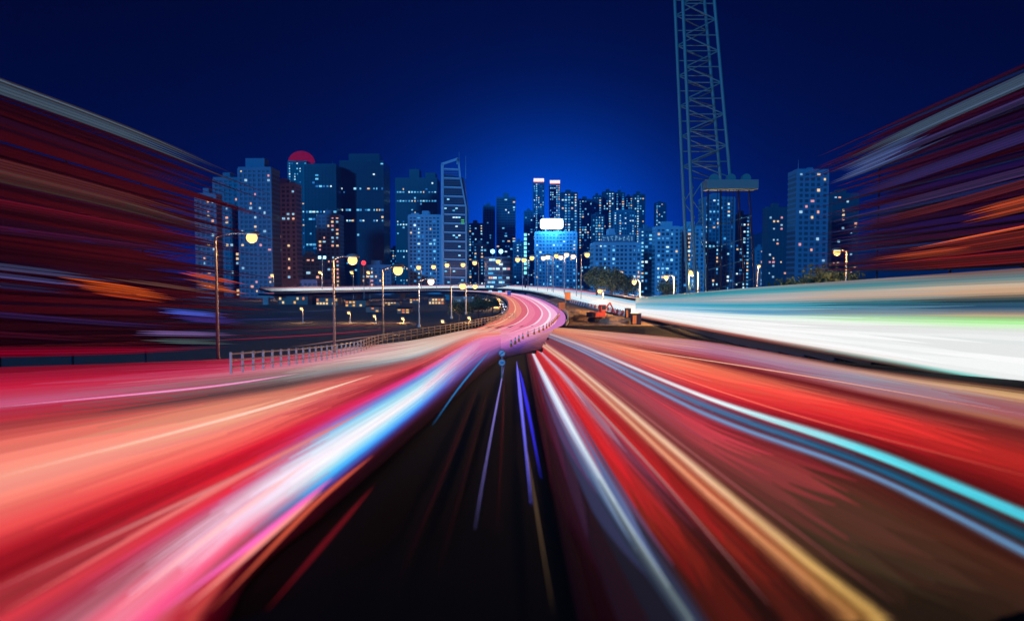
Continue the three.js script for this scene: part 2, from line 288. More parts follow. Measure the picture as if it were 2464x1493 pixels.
const rightRows2 = [
  R(1296, 852, [190, 32, 44], 1337, 916, [190, 32, 44], 1447, 1098, [130, 50, 80], 1566, 1290, [62, 28, 36], 1696, 1493, [18, 9, 8]),
  R(1288, 852, [190, 32, 44], 1318, 905, [190, 32, 44], 1420, 1100, [120, 165, 225], 1515, 1270, [64, 90, 140], 1658, 1493, [14, 14, 16]),
  R(1284, 852, [225, 200, 220], 1312, 905, [245, 248, 255], 1392, 1060, [238, 246, 255], 1540, 1320, [150, 165, 165], 1652, 1493, [84, 92, 84]),
  R(1281, 852, [200, 190, 215], 1304, 905, [215, 220, 240], 1384, 1062, [180, 205, 240], 1533, 1322, [90, 105, 120], 1646, 1493, [40, 44, 42]),
  R(1278, 852, [120, 20, 50], 1298, 905, [120, 20, 50], 1370, 1068, [70, 95, 150], 1500, 1310, [34, 42, 66], 1620, 1493, [8, 8, 10]),
  R(1273, 852, [90, 10, 35], 1288, 905, [90, 10, 35], 1340, 1090, [50, 8, 30], 1410, 1300, [30, 4, 14], 1480, 1493, [8, 0, 3]),
  R(1266, 852, [40, 0, 14], 1275, 905, [40, 0, 14], 1310, 1090, [22, 0, 9], 1350, 1300, [12, 0, 5], 1390, 1493, [4, 0, 1]),
];
lightFan(onward(rightRows2), (u, v) => onRoad(u, v), flatUp, 2, 4, (c, n) => `${c} painted light-trail band edging the dark lane, ${n} in from the red road`, 'bands of light edging the dark lane');

const meetRows = [
  R(1205, 789, [240, 140, 150], 1250, 787, [240, 140, 170], 1336, 783, [235, 140, 150]),
  R(1205, 806, [240, 150, 175], 1250, 801, [245, 150, 190], 1334, 789, [225, 140, 140]),
  R(1205, 822, [225, 125, 180], 1250, 814, [230, 150, 200], 1330, 797, [205, 130, 130]),
  R(1205, 838, [160, 90, 170], 1250, 826, [150, 90, 180], 1320, 808, [190, 115, 115]),
  R(1205, 852, [60, 30, 80], 1250, 838, [70, 45, 120], 1312, 822, [150, 80, 80]),
  R(1208, 863, [20, 5, 20], 1250, 852, [24, 12, 44], 1302, 840, [100, 40, 50]),
];
lightFan(meetRows, (u, v) => onRoad(u, v, 0.02), flatUp, 3, 5, (c, n) => `${c} painted light-trail band where the road narrows before the bend, ${n} from the bend`, 'bands of light at the neck of the road');
// single thin light trails on the dark lane, painted as glowing bars
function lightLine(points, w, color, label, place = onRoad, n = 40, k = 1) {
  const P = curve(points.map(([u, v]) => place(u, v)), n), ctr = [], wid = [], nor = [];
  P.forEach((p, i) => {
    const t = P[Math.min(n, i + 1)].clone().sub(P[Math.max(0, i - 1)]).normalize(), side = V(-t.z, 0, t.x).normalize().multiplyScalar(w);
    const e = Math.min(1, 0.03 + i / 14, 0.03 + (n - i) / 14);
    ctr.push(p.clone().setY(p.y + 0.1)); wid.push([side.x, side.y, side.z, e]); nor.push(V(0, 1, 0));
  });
  const o = base('light_trail_line', label, 'light line', 'thin lines of light on the dark lane'); mesh('light_trail_bar', bar(ctr, wid, nor, 0.03), glow(...color, k), o); return o;
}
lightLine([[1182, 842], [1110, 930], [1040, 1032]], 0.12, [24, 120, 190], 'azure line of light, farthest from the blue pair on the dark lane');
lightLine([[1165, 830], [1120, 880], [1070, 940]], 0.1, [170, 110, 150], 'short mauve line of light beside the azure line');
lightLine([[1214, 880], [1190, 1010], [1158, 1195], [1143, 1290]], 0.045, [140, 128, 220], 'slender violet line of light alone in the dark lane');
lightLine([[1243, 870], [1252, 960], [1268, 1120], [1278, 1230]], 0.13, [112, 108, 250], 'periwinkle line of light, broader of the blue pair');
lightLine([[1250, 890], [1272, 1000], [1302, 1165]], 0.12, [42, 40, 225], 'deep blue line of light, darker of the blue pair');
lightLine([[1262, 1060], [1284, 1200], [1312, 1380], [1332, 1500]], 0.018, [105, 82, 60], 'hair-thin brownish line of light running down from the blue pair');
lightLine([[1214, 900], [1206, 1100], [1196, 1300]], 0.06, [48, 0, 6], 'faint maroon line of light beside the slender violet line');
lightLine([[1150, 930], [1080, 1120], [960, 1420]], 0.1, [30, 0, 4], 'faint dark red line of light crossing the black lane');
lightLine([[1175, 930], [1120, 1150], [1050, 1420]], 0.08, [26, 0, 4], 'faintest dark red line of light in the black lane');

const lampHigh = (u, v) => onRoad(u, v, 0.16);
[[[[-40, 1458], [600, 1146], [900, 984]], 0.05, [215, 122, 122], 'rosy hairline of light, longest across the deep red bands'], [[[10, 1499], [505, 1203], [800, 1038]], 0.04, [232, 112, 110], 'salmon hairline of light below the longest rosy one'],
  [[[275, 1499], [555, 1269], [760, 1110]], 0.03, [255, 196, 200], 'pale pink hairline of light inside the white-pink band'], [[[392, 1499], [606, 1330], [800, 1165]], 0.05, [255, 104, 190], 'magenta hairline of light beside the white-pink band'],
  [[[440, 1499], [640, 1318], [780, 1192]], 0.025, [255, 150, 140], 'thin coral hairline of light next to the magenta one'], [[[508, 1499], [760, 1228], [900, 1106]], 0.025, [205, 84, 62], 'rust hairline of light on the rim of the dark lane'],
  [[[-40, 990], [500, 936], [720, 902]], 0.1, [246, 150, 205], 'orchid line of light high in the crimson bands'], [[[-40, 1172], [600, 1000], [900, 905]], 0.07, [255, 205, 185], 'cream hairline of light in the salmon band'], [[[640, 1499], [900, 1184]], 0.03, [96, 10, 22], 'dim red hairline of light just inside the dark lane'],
  [[[1500, 862], [1900, 1002], [2500, 1168]], 0.06, [250, 100, 86], 'scarlet hairline of light in the broad red bands'], [[[1460, 832], [1900, 902], [2500, 1012]], 0.07, [240, 170, 150], 'peach hairline of light under the white headlight trails'], [[[1420, 900], [1700, 1128], [2150, 1480]], 0.03, [150, 80, 80], 'dull rose hairline of light beside the golden pair'],
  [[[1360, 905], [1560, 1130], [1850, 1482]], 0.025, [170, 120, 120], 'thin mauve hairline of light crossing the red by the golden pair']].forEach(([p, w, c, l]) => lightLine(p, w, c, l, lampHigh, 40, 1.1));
// pinkish and blue light trails painted as glowing bars in the hollow
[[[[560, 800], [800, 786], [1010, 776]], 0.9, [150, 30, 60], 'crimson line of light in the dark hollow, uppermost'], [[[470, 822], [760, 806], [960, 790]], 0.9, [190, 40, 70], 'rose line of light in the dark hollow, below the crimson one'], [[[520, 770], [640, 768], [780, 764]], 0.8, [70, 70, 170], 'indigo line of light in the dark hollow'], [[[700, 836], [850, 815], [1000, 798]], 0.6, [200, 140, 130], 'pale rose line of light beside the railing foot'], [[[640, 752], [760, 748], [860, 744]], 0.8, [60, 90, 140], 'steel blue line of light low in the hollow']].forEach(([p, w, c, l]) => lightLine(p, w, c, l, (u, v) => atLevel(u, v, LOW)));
// headlight trails of the far lanes, painted as glowing rows one above another
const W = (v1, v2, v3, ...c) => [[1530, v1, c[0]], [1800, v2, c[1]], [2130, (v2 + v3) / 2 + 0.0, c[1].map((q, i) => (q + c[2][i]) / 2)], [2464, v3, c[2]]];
const headlightRows = [
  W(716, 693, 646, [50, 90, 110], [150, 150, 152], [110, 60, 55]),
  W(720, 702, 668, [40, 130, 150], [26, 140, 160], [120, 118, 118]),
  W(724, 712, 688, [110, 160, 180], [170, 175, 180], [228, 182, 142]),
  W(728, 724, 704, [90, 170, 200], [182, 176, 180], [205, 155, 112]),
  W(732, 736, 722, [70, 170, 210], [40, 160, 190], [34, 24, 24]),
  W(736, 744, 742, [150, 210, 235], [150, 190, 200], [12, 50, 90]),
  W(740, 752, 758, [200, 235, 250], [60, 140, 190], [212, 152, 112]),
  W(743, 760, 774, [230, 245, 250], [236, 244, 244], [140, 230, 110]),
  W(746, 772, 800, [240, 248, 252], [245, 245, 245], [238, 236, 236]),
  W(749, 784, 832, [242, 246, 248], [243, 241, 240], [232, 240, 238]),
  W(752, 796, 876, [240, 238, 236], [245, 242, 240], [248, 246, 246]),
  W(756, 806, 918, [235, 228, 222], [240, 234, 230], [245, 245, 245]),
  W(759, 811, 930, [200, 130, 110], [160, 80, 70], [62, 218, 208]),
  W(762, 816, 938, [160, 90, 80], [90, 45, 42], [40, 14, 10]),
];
const wallUp = (w, t) => { const n = w.clone().cross(t).normalize(); return n.x > 0 ? n.negate() : n; };
lightFan(onward(headlightRows), (u, v, r) => onSide(u, v, 30.2 - r * 0.32), wallUp, 3, 4, (c, n) => `${c} painted headlight trail beside the far lanes, ${n} from the top`, 'painted headlight trails beside the far lanes');
{ // dark panels and posts, added only to hold up these trails
  const o = base('added_trail_backing', 'added dark sloping backing behind the white and teal headlight trails', 'barrier');
  for (let d = 22; d < 150; d += 6) {
    const g = bx(0.25, 4.6, 5.9, 0, 2.3, 0).rotateZ(-0.6).translate(28.2, roadY(d + 3) + 0.05, -(d + 3)); mesh('panel', g, M.dark, o);
    mesh('post', rod(V(31.2, roadY(d) - 1, -d), V(31.2, roadY(d) + 4.2, -d), 0.12), M.steel, o);
  }
}
// traffic light trails painted on along the curved road and the flyover
function along(pts, offs, label, put = offset, name = 'light_trail_band') {
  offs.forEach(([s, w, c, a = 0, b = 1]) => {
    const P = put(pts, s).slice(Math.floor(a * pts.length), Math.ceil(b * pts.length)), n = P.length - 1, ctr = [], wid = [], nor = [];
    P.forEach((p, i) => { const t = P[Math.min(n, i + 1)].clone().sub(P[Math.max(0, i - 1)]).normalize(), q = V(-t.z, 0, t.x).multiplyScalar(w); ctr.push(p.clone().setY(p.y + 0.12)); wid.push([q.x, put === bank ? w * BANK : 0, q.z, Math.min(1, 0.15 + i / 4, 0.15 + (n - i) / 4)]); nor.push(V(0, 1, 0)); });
    const o = base(name, label(hueWord(c)), 'light band', 'bands of light along the far roads'); mesh('light_trail_bar', bar(ctr, wid, nor, 0.06), glow(...c), o);
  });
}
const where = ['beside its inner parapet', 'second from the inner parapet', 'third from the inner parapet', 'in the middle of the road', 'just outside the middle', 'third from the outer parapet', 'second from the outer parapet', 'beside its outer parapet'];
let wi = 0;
along(sMid, [[-6.1, 1.9, [226, 120, 104]], [-4.4, 1.9, [236, 136, 122]], [-2.7, 1.9, [222, 104, 118]], [-1, 1.9, [240, 128, 160]], [0.7, 1.9, [232, 112, 150]], [2.4, 1.9, [244, 150, 188]], [4.1, 1.9, [250, 184, 222], 0.0, 0.9], [5.8, 1.8, [205, 120, 190], 0.0, 0.6]], (c) => `${c} painted light-trail band along the curved road, ${where[wi++]}`);
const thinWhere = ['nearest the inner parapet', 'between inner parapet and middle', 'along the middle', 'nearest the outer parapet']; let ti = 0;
along(sMid.map((p) => V(p.x, p.y + 0.12, p.z)), [[-5.2, 0.3, [255, 190, 160], 0, 0.8], [-1.9, 0.25, [255, 205, 215], 0, 0.7], [1.5, 0.4, [255, 215, 235], 0, 0.9], [3.3, 0.5, [255, 235, 248], 0, 0.95]], (c) => `thin ${c} painted light-trail streak on the curved road, ${thinWhere[ti++]}`);
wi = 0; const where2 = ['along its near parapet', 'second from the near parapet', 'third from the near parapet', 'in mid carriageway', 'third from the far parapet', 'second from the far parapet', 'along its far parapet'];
along(oMid, [[-6.1, 2.1, [190, 225, 235]], [-4.1, 2.1, [215, 240, 248]], [-2.1, 2.1, [235, 245, 250]], [-0.1, 2.1, [246, 242, 240]], [1.9, 2.1, [214, 218, 226]], [3.9, 2.1, [150, 200, 225]], [5.9, 2.0, [225, 130, 150], 0.2, 1]], (c) => `${c} painted light-trail band along the flyover, ${where2[wi++]}`, bank);

// ---------------------------------------------------------------- added slat screens in place of blurred roadside buildings
const glowStreak = (x, pts, th, color, parent) => {          // blur streaks painted as slender glowing strips, no lamps there; each tapers out
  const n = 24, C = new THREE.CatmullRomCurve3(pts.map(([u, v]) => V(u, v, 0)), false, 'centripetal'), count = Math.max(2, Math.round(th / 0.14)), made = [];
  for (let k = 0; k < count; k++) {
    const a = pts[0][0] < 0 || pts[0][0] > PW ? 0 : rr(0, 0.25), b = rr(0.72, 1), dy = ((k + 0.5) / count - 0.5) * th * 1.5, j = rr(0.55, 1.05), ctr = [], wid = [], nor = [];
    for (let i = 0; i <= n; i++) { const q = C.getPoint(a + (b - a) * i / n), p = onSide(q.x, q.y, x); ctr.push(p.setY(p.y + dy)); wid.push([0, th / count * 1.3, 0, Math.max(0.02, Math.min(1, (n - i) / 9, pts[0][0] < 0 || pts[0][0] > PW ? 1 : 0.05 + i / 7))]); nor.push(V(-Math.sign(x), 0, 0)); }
    made.push(mesh('painted_streak', bar(ctr, wid, nor, 0.05), glow(...color.map((c) => c * j)), parent));
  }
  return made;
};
function slatScreen(label, side, x, v0, v1, vp0, vp1, uEnd, mats, count) {  // added screen of slats imitating streaked buildings; slats run out unevenly
  const o = base('added_slat_screen', label, 'screen'), edge = side < 0 ? -70 : 2534, u0 = side < 0 ? 0 : PW;
  for (let k = 0; k < count; k++) {
    const t = Math.pow((k + rr(0.1, 0.9)) / count, 0.85), v = v0 + (v1 - v0) * t, vp = vp0 + (vp1 - vp0) * t, ue = uEnd + side * rr(0, 1) * -150 * side + (side < 0 ? 0 : 0);
    const at = (u) => v + (u - u0) / (1240 - u0) * (vp - v), n = 8, ctr = [], wid = [], nor = [], end = side < 0 ? uEnd - rr(-90, 150) : uEnd + rr(-60, 170), th = rr(0.12, 0.62);
    for (let i = 0; i <= n; i++) { const u = edge + (end - edge) * i / n, p = onSide(u, at(u), x + side * rr(-0.02, 0.02)); ctr.push(p); wid.push([0, th, 0, Math.max(0.03, Math.min(1, (n - i) / 3))]); nor.push(V(-side, 0, 0)); }
    const xo = side * (k % 5) * 0.22; ctr.forEach((p) => { p.x += xo; });
    mesh('slat', bar(ctr, wid, nor, 0.05), mats[Math.floor(rnd() * mats.length)], o);
  }
  for (let u = side < 0 ? 40 : 2420; side < 0 ? u < uEnd - 60 : u > uEnd + 60; u -= side * 170) { const p = onSide(u, 668, x), top = EYE.y + (HOR - (v0 + 40 + (u - u0) / (1240 - u0) * (vp0 - v0 - 40))) / FOC * -p.z; mesh('post', rod(V(x + side * 1.5, LOW, p.z), V(x + side * 1.5, top, p.z), 0.1), M.dark, o); }
  return (pts, th, c) => { glowStreak(x - side * 0.3, pts, th, c, o); };
}
const lf = slatScreen('added screen of dark red slats imitating blurred roadside buildings, with painted pale and orange streaks', -1, -36, 205, 855, 690, 800, 600, [M.wine, M.maroon, M.maroon, M.plum, M.wine], 120);
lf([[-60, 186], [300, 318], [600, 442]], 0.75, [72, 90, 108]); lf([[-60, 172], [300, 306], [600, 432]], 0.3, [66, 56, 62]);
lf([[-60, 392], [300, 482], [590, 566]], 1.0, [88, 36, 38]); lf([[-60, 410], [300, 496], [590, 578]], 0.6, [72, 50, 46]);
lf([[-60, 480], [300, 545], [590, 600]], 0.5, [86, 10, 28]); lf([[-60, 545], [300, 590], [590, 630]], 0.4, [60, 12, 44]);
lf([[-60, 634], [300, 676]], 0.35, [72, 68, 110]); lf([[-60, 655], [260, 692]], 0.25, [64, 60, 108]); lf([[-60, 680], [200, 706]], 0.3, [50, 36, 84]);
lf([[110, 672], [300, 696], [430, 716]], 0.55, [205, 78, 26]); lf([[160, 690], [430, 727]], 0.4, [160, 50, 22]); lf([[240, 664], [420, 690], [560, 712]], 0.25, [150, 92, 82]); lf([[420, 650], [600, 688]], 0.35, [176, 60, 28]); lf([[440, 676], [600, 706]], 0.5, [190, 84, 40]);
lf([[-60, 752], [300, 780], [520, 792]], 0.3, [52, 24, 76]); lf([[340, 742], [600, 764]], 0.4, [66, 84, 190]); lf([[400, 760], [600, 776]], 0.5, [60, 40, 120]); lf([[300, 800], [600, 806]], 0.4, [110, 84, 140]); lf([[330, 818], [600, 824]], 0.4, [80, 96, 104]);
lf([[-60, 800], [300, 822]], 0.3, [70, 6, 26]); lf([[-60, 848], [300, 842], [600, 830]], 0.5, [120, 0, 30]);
const rf = slatScreen('added screen of slate and maroon slats imitating blurred buildings beyond the white headlight trails', 1, 42, 150, 640, 700, 690, 1960, [M.slate, M.maroon, M.plum, M.maroon, M.wine], 105);
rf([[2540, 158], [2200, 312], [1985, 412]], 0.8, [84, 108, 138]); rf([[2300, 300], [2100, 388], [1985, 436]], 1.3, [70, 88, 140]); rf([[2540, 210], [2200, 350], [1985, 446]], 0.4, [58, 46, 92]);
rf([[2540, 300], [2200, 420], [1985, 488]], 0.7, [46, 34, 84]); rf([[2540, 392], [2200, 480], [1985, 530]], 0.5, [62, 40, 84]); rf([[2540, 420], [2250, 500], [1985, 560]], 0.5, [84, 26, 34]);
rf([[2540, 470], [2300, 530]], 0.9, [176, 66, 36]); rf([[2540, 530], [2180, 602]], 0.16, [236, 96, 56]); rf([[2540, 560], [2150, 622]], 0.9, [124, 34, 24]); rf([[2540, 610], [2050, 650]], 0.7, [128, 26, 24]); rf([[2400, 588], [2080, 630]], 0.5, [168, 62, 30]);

// ---------------------------------------------------------------- the city
const winMats = [glow(150, 225, 255, 1.3), glow(205, 242, 255, 1.3), glow(80, 180, 240), glow(110, 205, 255, 1.2), glow(40, 120, 200), glow(255, 216, 166), glow(120, 205, 250), glow(70, 150, 215)], warmMats = [glow(255, 215, 165), glow(255, 180, 150), glow(230, 160, 170), glow(170, 215, 240), glow(140, 190, 225)];
const unit = bx(1, 1, 1);
const facadeMats = { pale: std(0.26, 0.42, 0.55, 0.85), mid: std(0.12, 0.19, 0.28, 0.8), dark: std(0.06, 0.07, 0.09, 0.5), glassy: std(0.04, 0.055, 0.08, 0.25), rose: std(0.3, 0.2, 0.26, 0.85) };
function tower(u0, u1, vt, d, kind, lit, label, opt = {}) {
  const x0 = (u0 - PW / 2) / FOC * d, x1 = (u1 - PW / 2) / FOC * d, w = x1 - x0, top = EYE.y + (HOR - vt) / FOC * d, H = top - LOW, dep = Math.min(40, w * 0.8);
  const o = base(opt.name || 'tower_block', label, 'building', opt.group, [(x0 + x1) / 2, LOW, -d]);
  const fm = facadeMats[kind];
  mesh('wall', bx(w, H, dep, 0, H / 2, -dep / 2), kind === 'glassy' ? facadeMats.glassy : facadeMats.dark, o);
  const fh = opt.fh || 3.3, nf = Math.max(3, Math.floor(H / fh)), nc = Math.max(2, Math.round(w / (opt.cw || 3.4))), cw = w / nc, ch = H / nf, fr = [];
  const strip = opt.strip, pr = strip ? 0.1 : 0.32;
  for (let f = 0; f <= nf; f++) fr.push(bx(w + 0.5, ch * (strip ? 0.34 : 0.42), 0.5, 0, f * ch + (f === nf ? -0.21 * ch : f ? 0 : 0.21 * ch), 0.2));
  for (let c = 0; c <= nc; c++) fr.push(bx(cw * (c % (opt.pier || 4) === 0 ? pr * 1.7 : pr), H, 0.6, -w / 2 + c * cw, H / 2, 0.24));
  for (const s of [-1, 1]) for (let f = 0; f <= nf; f += 1) fr.push(bx(0.4, ch * 0.4, dep, s * (w / 2 + 0.1), f * ch + (f === nf ? -0.2 * ch : 0.2 * ch), -dep / 2));
  mesh('facade_frame', merge(fr), fm, o);
  const mats = opt.warm ? warmMats : winMats; let made = 0;
  const colP = []; for (let c = 0; c < nc; c++) colP.push(rnd() < 0.25 ? 2.6 : 0.7); const rowP = []; for (let f = 0; f < nf; f++) rowP.push(opt.rows ? (rnd() < opt.rows ? 5 : 0.25) : 1);
  for (let f = 0; f < nf && made < 290; f++) for (let c = 0; c < nc && made < 290; c++) {
    if (rnd() > 1.6 * lit * colP[c] * rowP[f]) continue; made++;
    const m = mesh('lit_window', unit, mats[Math.floor(rnd() * mats.length)], o);
    m.scale.set(cw * (1 - pr) * (rnd() < 0.25 ? 1.25 : rr(0.45, 1)), ch * 0.56 * rr(0.7, 1), 0.12); m.position.set(-w / 2 + (c + 0.5) * cw, (f + 0.5) * ch, 0.08);
  }
  mesh('roof_parapet', merge([bx(w + 0.8, 1.2, 0.5, 0, H + 0.6, 0.2), bx(0.5, 1.2, dep, -w / 2, H + 0.61, -dep / 2), bx(0.5, 1.2, dep, w / 2, H + 0.61, -dep / 2)]), fm, o);
  for (const [a, b, h] of opt.roof || [[0.3, 0.6, 5]]) mesh('roof_house', bx(w * (b - a), h, dep * 0.5, -w / 2 + w * (a + b) / 2, H + h / 2, -dep * 0.45), fm, o);
  for (let k = 0; k < 3; k++) { const q = rr(1.5, 3.2); mesh('roof_tank', bx(q, q * 0.9, q, rr(-0.42, 0.42) * w, H + q * 0.45, -rr(0.15, 0.85) * dep), facadeMats.mid, o); }
  if (rnd() < 0.5) { const ax = rr(-0.4, 0.4) * w; mesh('antenna', rod(V(ax, H, -dep * 0.5), V(ax, H + rr(5, 11), -dep * 0.5), 0.16, 0.06), M.steel, o); }
  if (opt.mast) mesh('mast', rod(V(w * opt.mast[0], H, -dep * 0.4), V(w * opt.mast[0], H + opt.mast[1], -dep * 0.4), 0.35, 0.1), M.steel, o);
  o.userData.size = undefined; delete o.userData.size; o.H = H; o.W = w; return o;
}
tower(476, 522, 470, 470, 'rose', 0.07, 'low-lit rose tower at the outer end of the skyline', { warm: 1 });
tower(520, 578, 432, 500, 'rose', 0.07, 'rose residential tower next to the tallest grid-fronted tower', { warm: 1 });
tower(580, 656, 408, 480, 'mid', 0.12, 'tall grid-fronted residential tower behind the big orange lamp', { warm: 1, roof: [[0.15, 0.75, 8]] });
tower(657, 714, 446, 500, 'rose', 0.15, 'residential tower with warm lit window columns beside the red-domed tower', { warm: 1 });
const dome = tower(698, 742, 392, 760, 'dark', 0.28, 'dark tower with a glowing red dome on its roof', { cw: 2.8, fh: 3 });
{ const g = new THREE.SphereGeometry(15, 24, 10, 0, Math.PI * 2, 0, Math.PI / 2).scale(1, 0.85, 0.7).translate(2, dome.H + 1, -9); mesh('beacon_dome', g, glow(118, 8, 40), dome); }
tower(737, 812, 402, 620, 'glassy', 0.1, 'dark glass tower with a curved crown and long lit floors', { strip: 1, rows: 0.2, roof: [[0.05, 0.95, 3]], pier: 7 });
tower(766, 818, 520, 560, 'mid', 0.2, 'slim lit block at the foot of the dark glass towers', { warm: 1 });
tower(821, 925, 392, 640, 'glassy', 0.07, 'broad dark office tower with a flat crown', { strip: 1, rows: 0.14, cw: 2.6, roof: [[0.17, 0.88, 9]], pier: 9 });
tower(938, 962, 600, 900, 'dark', 0.2, 'small dark tower between the office tower and the twin tower');
tower(955, 1052, 432, 760, 'dark', 0.13, 'stepped dark twin tower behind the pale apartment block', { rows: 0.3, roof: [[0.3, 0.55, 12], [0.7, 0.95, 8]], mast: [-0.06, 16] });
tower(985, 1060, 520, 600, 'pale', 0.12, 'pale blue apartment block in front of the twin tower', { roof: [[0.05, 0.3, 3], [0.4, 0.62, 5]] });
tower(1128, 1162, 540, 820, 'dark', 0.2, 'dark tower just beside the slant-topped tower');
tower(1164, 1190, 498, 900, 'mid', 0.1, 'narrow tower with a lit corner beside the twin-lamp podium', {});
tower(1195, 1240, 478, 860, 'mid', 0.05, 'dim blue tower with a framed crown', { roof: [[0.35, 0.65, 7]], strip: 1 });
tower(1140, 1172, 590, 700, 'dark', 0.22, 'low dark block below the narrow tower');
tower(1236, 1262, 585, 800, 'mid', 0.14, 'low blue block behind the stacked neon sign');
tower(1262, 1282, 510, 950, 'mid', 0.12, 'slim blue tower between neon sign and red-topped towers');
const t1 = tower(1283, 1309, 442, 980, 'mid', 0.3, 'slim tower with a red-white roof sign, nearer the slant-topped tower'), t2 = tower(1322, 1347, 446, 1010, 'mid', 0.3, 'slim tower with a red-white roof sign, directly above the white sign');
for (const t of [t1, t2]) { const s = mesh('roof_sign', bx(t.W * 0.95, 4.6, 2, 0, t.H + 4.2, 0), glow(255, 232, 226, 1.4), t); mesh('sign_edge', bx(t.W * 0.95, 0.9, 2.1, 0, t.H + 1.4, 0), glow(255, 90, 80), t); mesh('sign_leg', bx(0.6, 3, 0.6, 0, t.H + 0.8, -1), M.steel, t); }
const under = tower(1288, 1386, 560, 640, 'mid', 0.1, 'broad blue tower carrying the dazzling white sign', { pier: 3, roof: [] });
{ // the bright rounded sign
  const w = 53 / FOC * 640, h = 23 / FOC * 640, r = 2.6, s = new THREE.Shape(); s.moveTo(-w / 2 + r, -h / 2); s.lineTo(w / 2 - r, -h / 2); s.quadraticCurveTo(w / 2, -h / 2, w / 2, -h / 2 + r); s.lineTo(w / 2, h / 2 - r); s.quadraticCurveTo(w / 2, h / 2, w / 2 - r, h / 2); s.lineTo(-w / 2 + r, h / 2); s.quadraticCurveTo(-w / 2, h / 2, -w / 2, h / 2 - r); s.lineTo(-w / 2, -h / 2 + r); s.quadraticCurveTo(-w / 2, -h / 2, -w / 2 + r, -h / 2);
  const p = atDist(1327.5, 538.5, 640), o = base('rooftop_sign', 'dazzling white rounded sign on the roof of the broad blue tower', 'sign', null, p.toArray());
  mesh('lit_face', new THREE.ExtrudeGeometry(s, { depth: 2, bevelEnabled: true, bevelSize: 0.4, bevelThickness: 0.4, curveSegments: 6 }), glow(225, 250, 255, 3), o);
  for (const k of [-6, 6]) mesh('leg', bx(0.8, 6, 0.8, k, -h / 2 - 3.4, -0.8), M.steel, o);
  const l = new THREE.PointLight(new THREE.Color(0.05, 0.42, 1), 16000, 0, 2); l.position.set(0, 0, 12); l.shadow.radius = 150; l.castShadow = true; o.add(l);
}
let k0 = 0; const rowWord = ['tallest at the city end', 'second', 'third', 'fourth', 'fifth', 'sixth', 'seventh', 'last'];
for (const [u0, u1, vt, d] of [[1349, 1388, 466, 900], [1392, 1424, 482, 940], [1427, 1446, 474, 960], [1450, 1476, 464, 980], [1480, 1501, 466, 1000], [1504, 1520, 476, 1020], [1524, 1549, 470, 960], [1424, 1452, 520, 880]])
  tower(u0, u1, vt, d, 'dark', 0.3, `slender dark high-rise with bead-like windows, ${rowWord[k0++]} past the white sign`, { cw: 4, fh: 3.6, group: 'slender high-rises beyond the white sign' });
tower(1576, 1600, 490, 1500, 'dark', 0.3, 'lone dark high-rise standing on the hill', { cw: 5, fh: 4.5 });
tower(1476, 1525, 510, 860, 'mid', 0.14, 'blue-grey tower rising behind the wide pale block', { roof: [[0.1, 0.9, 3]] });
const wide = tower(1430, 1541, 586, 520, 'pale', 0.2, 'wide pale block with a lettered roof board', { roof: [[0.33, 0.46, 12]], fh: 3.4, cw: 3.2 });
{ // board of raised strokes along the roof
  const w = wide.W * 0.7, o = base('roof_board', 'pale board of illegible raised strokes on the wide pale block', 'sign', null, [wide.position.x, LOW + wide.H + 1.2, -519]);
  mesh('board', bx(w, 5.4, 0.6, 0, 2.7, 0), facadeMats.mid, o);
  for (let c = 0; c < 8; c++) for (let k = 0; k < 6; k++) { const h = rnd() < 0.5; mesh('stroke', bx(h ? rr(0.8, 1.8) : 0.3, h ? 0.3 : rr(0.8, 2.6), 0.2 + 0.01 * k, -w / 2 + (c + 0.5) * w / 8 + rr(-0.8, 0.8), 2.7 + rr(-1.5, 1.5), 0.4), glow(110, 170, 205), o); }
}
tower(1540, 1569, 553, 600, 'mid', 0.22, 'mid-blue block between the wide pale block and the pale tower');
tower(1578, 1632, 548, 520, 'pale', 0.16, 'pale tower with a roof house and a central lit stair', { roof: [[0.3, 0.75, 5]] });
tower(1642, 1692, 548, 540, 'pale', 0.18, 'pale tower half hidden behind the crane mast', { roof: [[0.2, 0.6, 5]] });
tower(1694, 1764, 478, 600, 'mid', 0.18, 'tall blue tower behind the crane crosshead', {});
tower(1768, 1802, 520, 640, 'dark', 0.26, 'dark lit tower just beyond the crane', {});
tower(1818, 1838, 600, 640, 'plum' in facadeMats ? 'mid' : 'mid', 0.1, 'low block between crane and purple towers', { warm: 1 });
tower(1846, 1892, 502, 620, 'dark', 0.22, 'dark purple tower with pink lit windows', { warm: 1 });
tower(1915, 1986, 414, 420, 'mid', 0.12, 'tall slab tower behind the orange-lit tree', { warm: 1, roof: [[0.05, 0.6, 2]] });
tower(2000, 2060, 470, 520, 'dark', 0.1, 'dim tower beside the tall slab tower', { warm: 1 });
tower(1388, 1430, 600, 700, 'mid', 0.16, 'low blue block behind the row of lamps');
tower(1092, 1150, 620, 780, 'dark', 0.22, 'low dark block peeping out beside the slant-topped tower');
tower(870, 940, 640, 560, 'mid', 0.25, 'low block with warm windows behind the big starry lamps', { warm: 1 });
tower(715, 770, 620, 520, 'mid', 0.08, 'low striped block at the foot of the red-domed tower', { strip: 1, warm: 1 });
tower(600, 762, 676, 500, 'rose', 0.06, 'long low ochre podium under the residential towers', { warm: 1, roof: [], name: 'podium_building' });

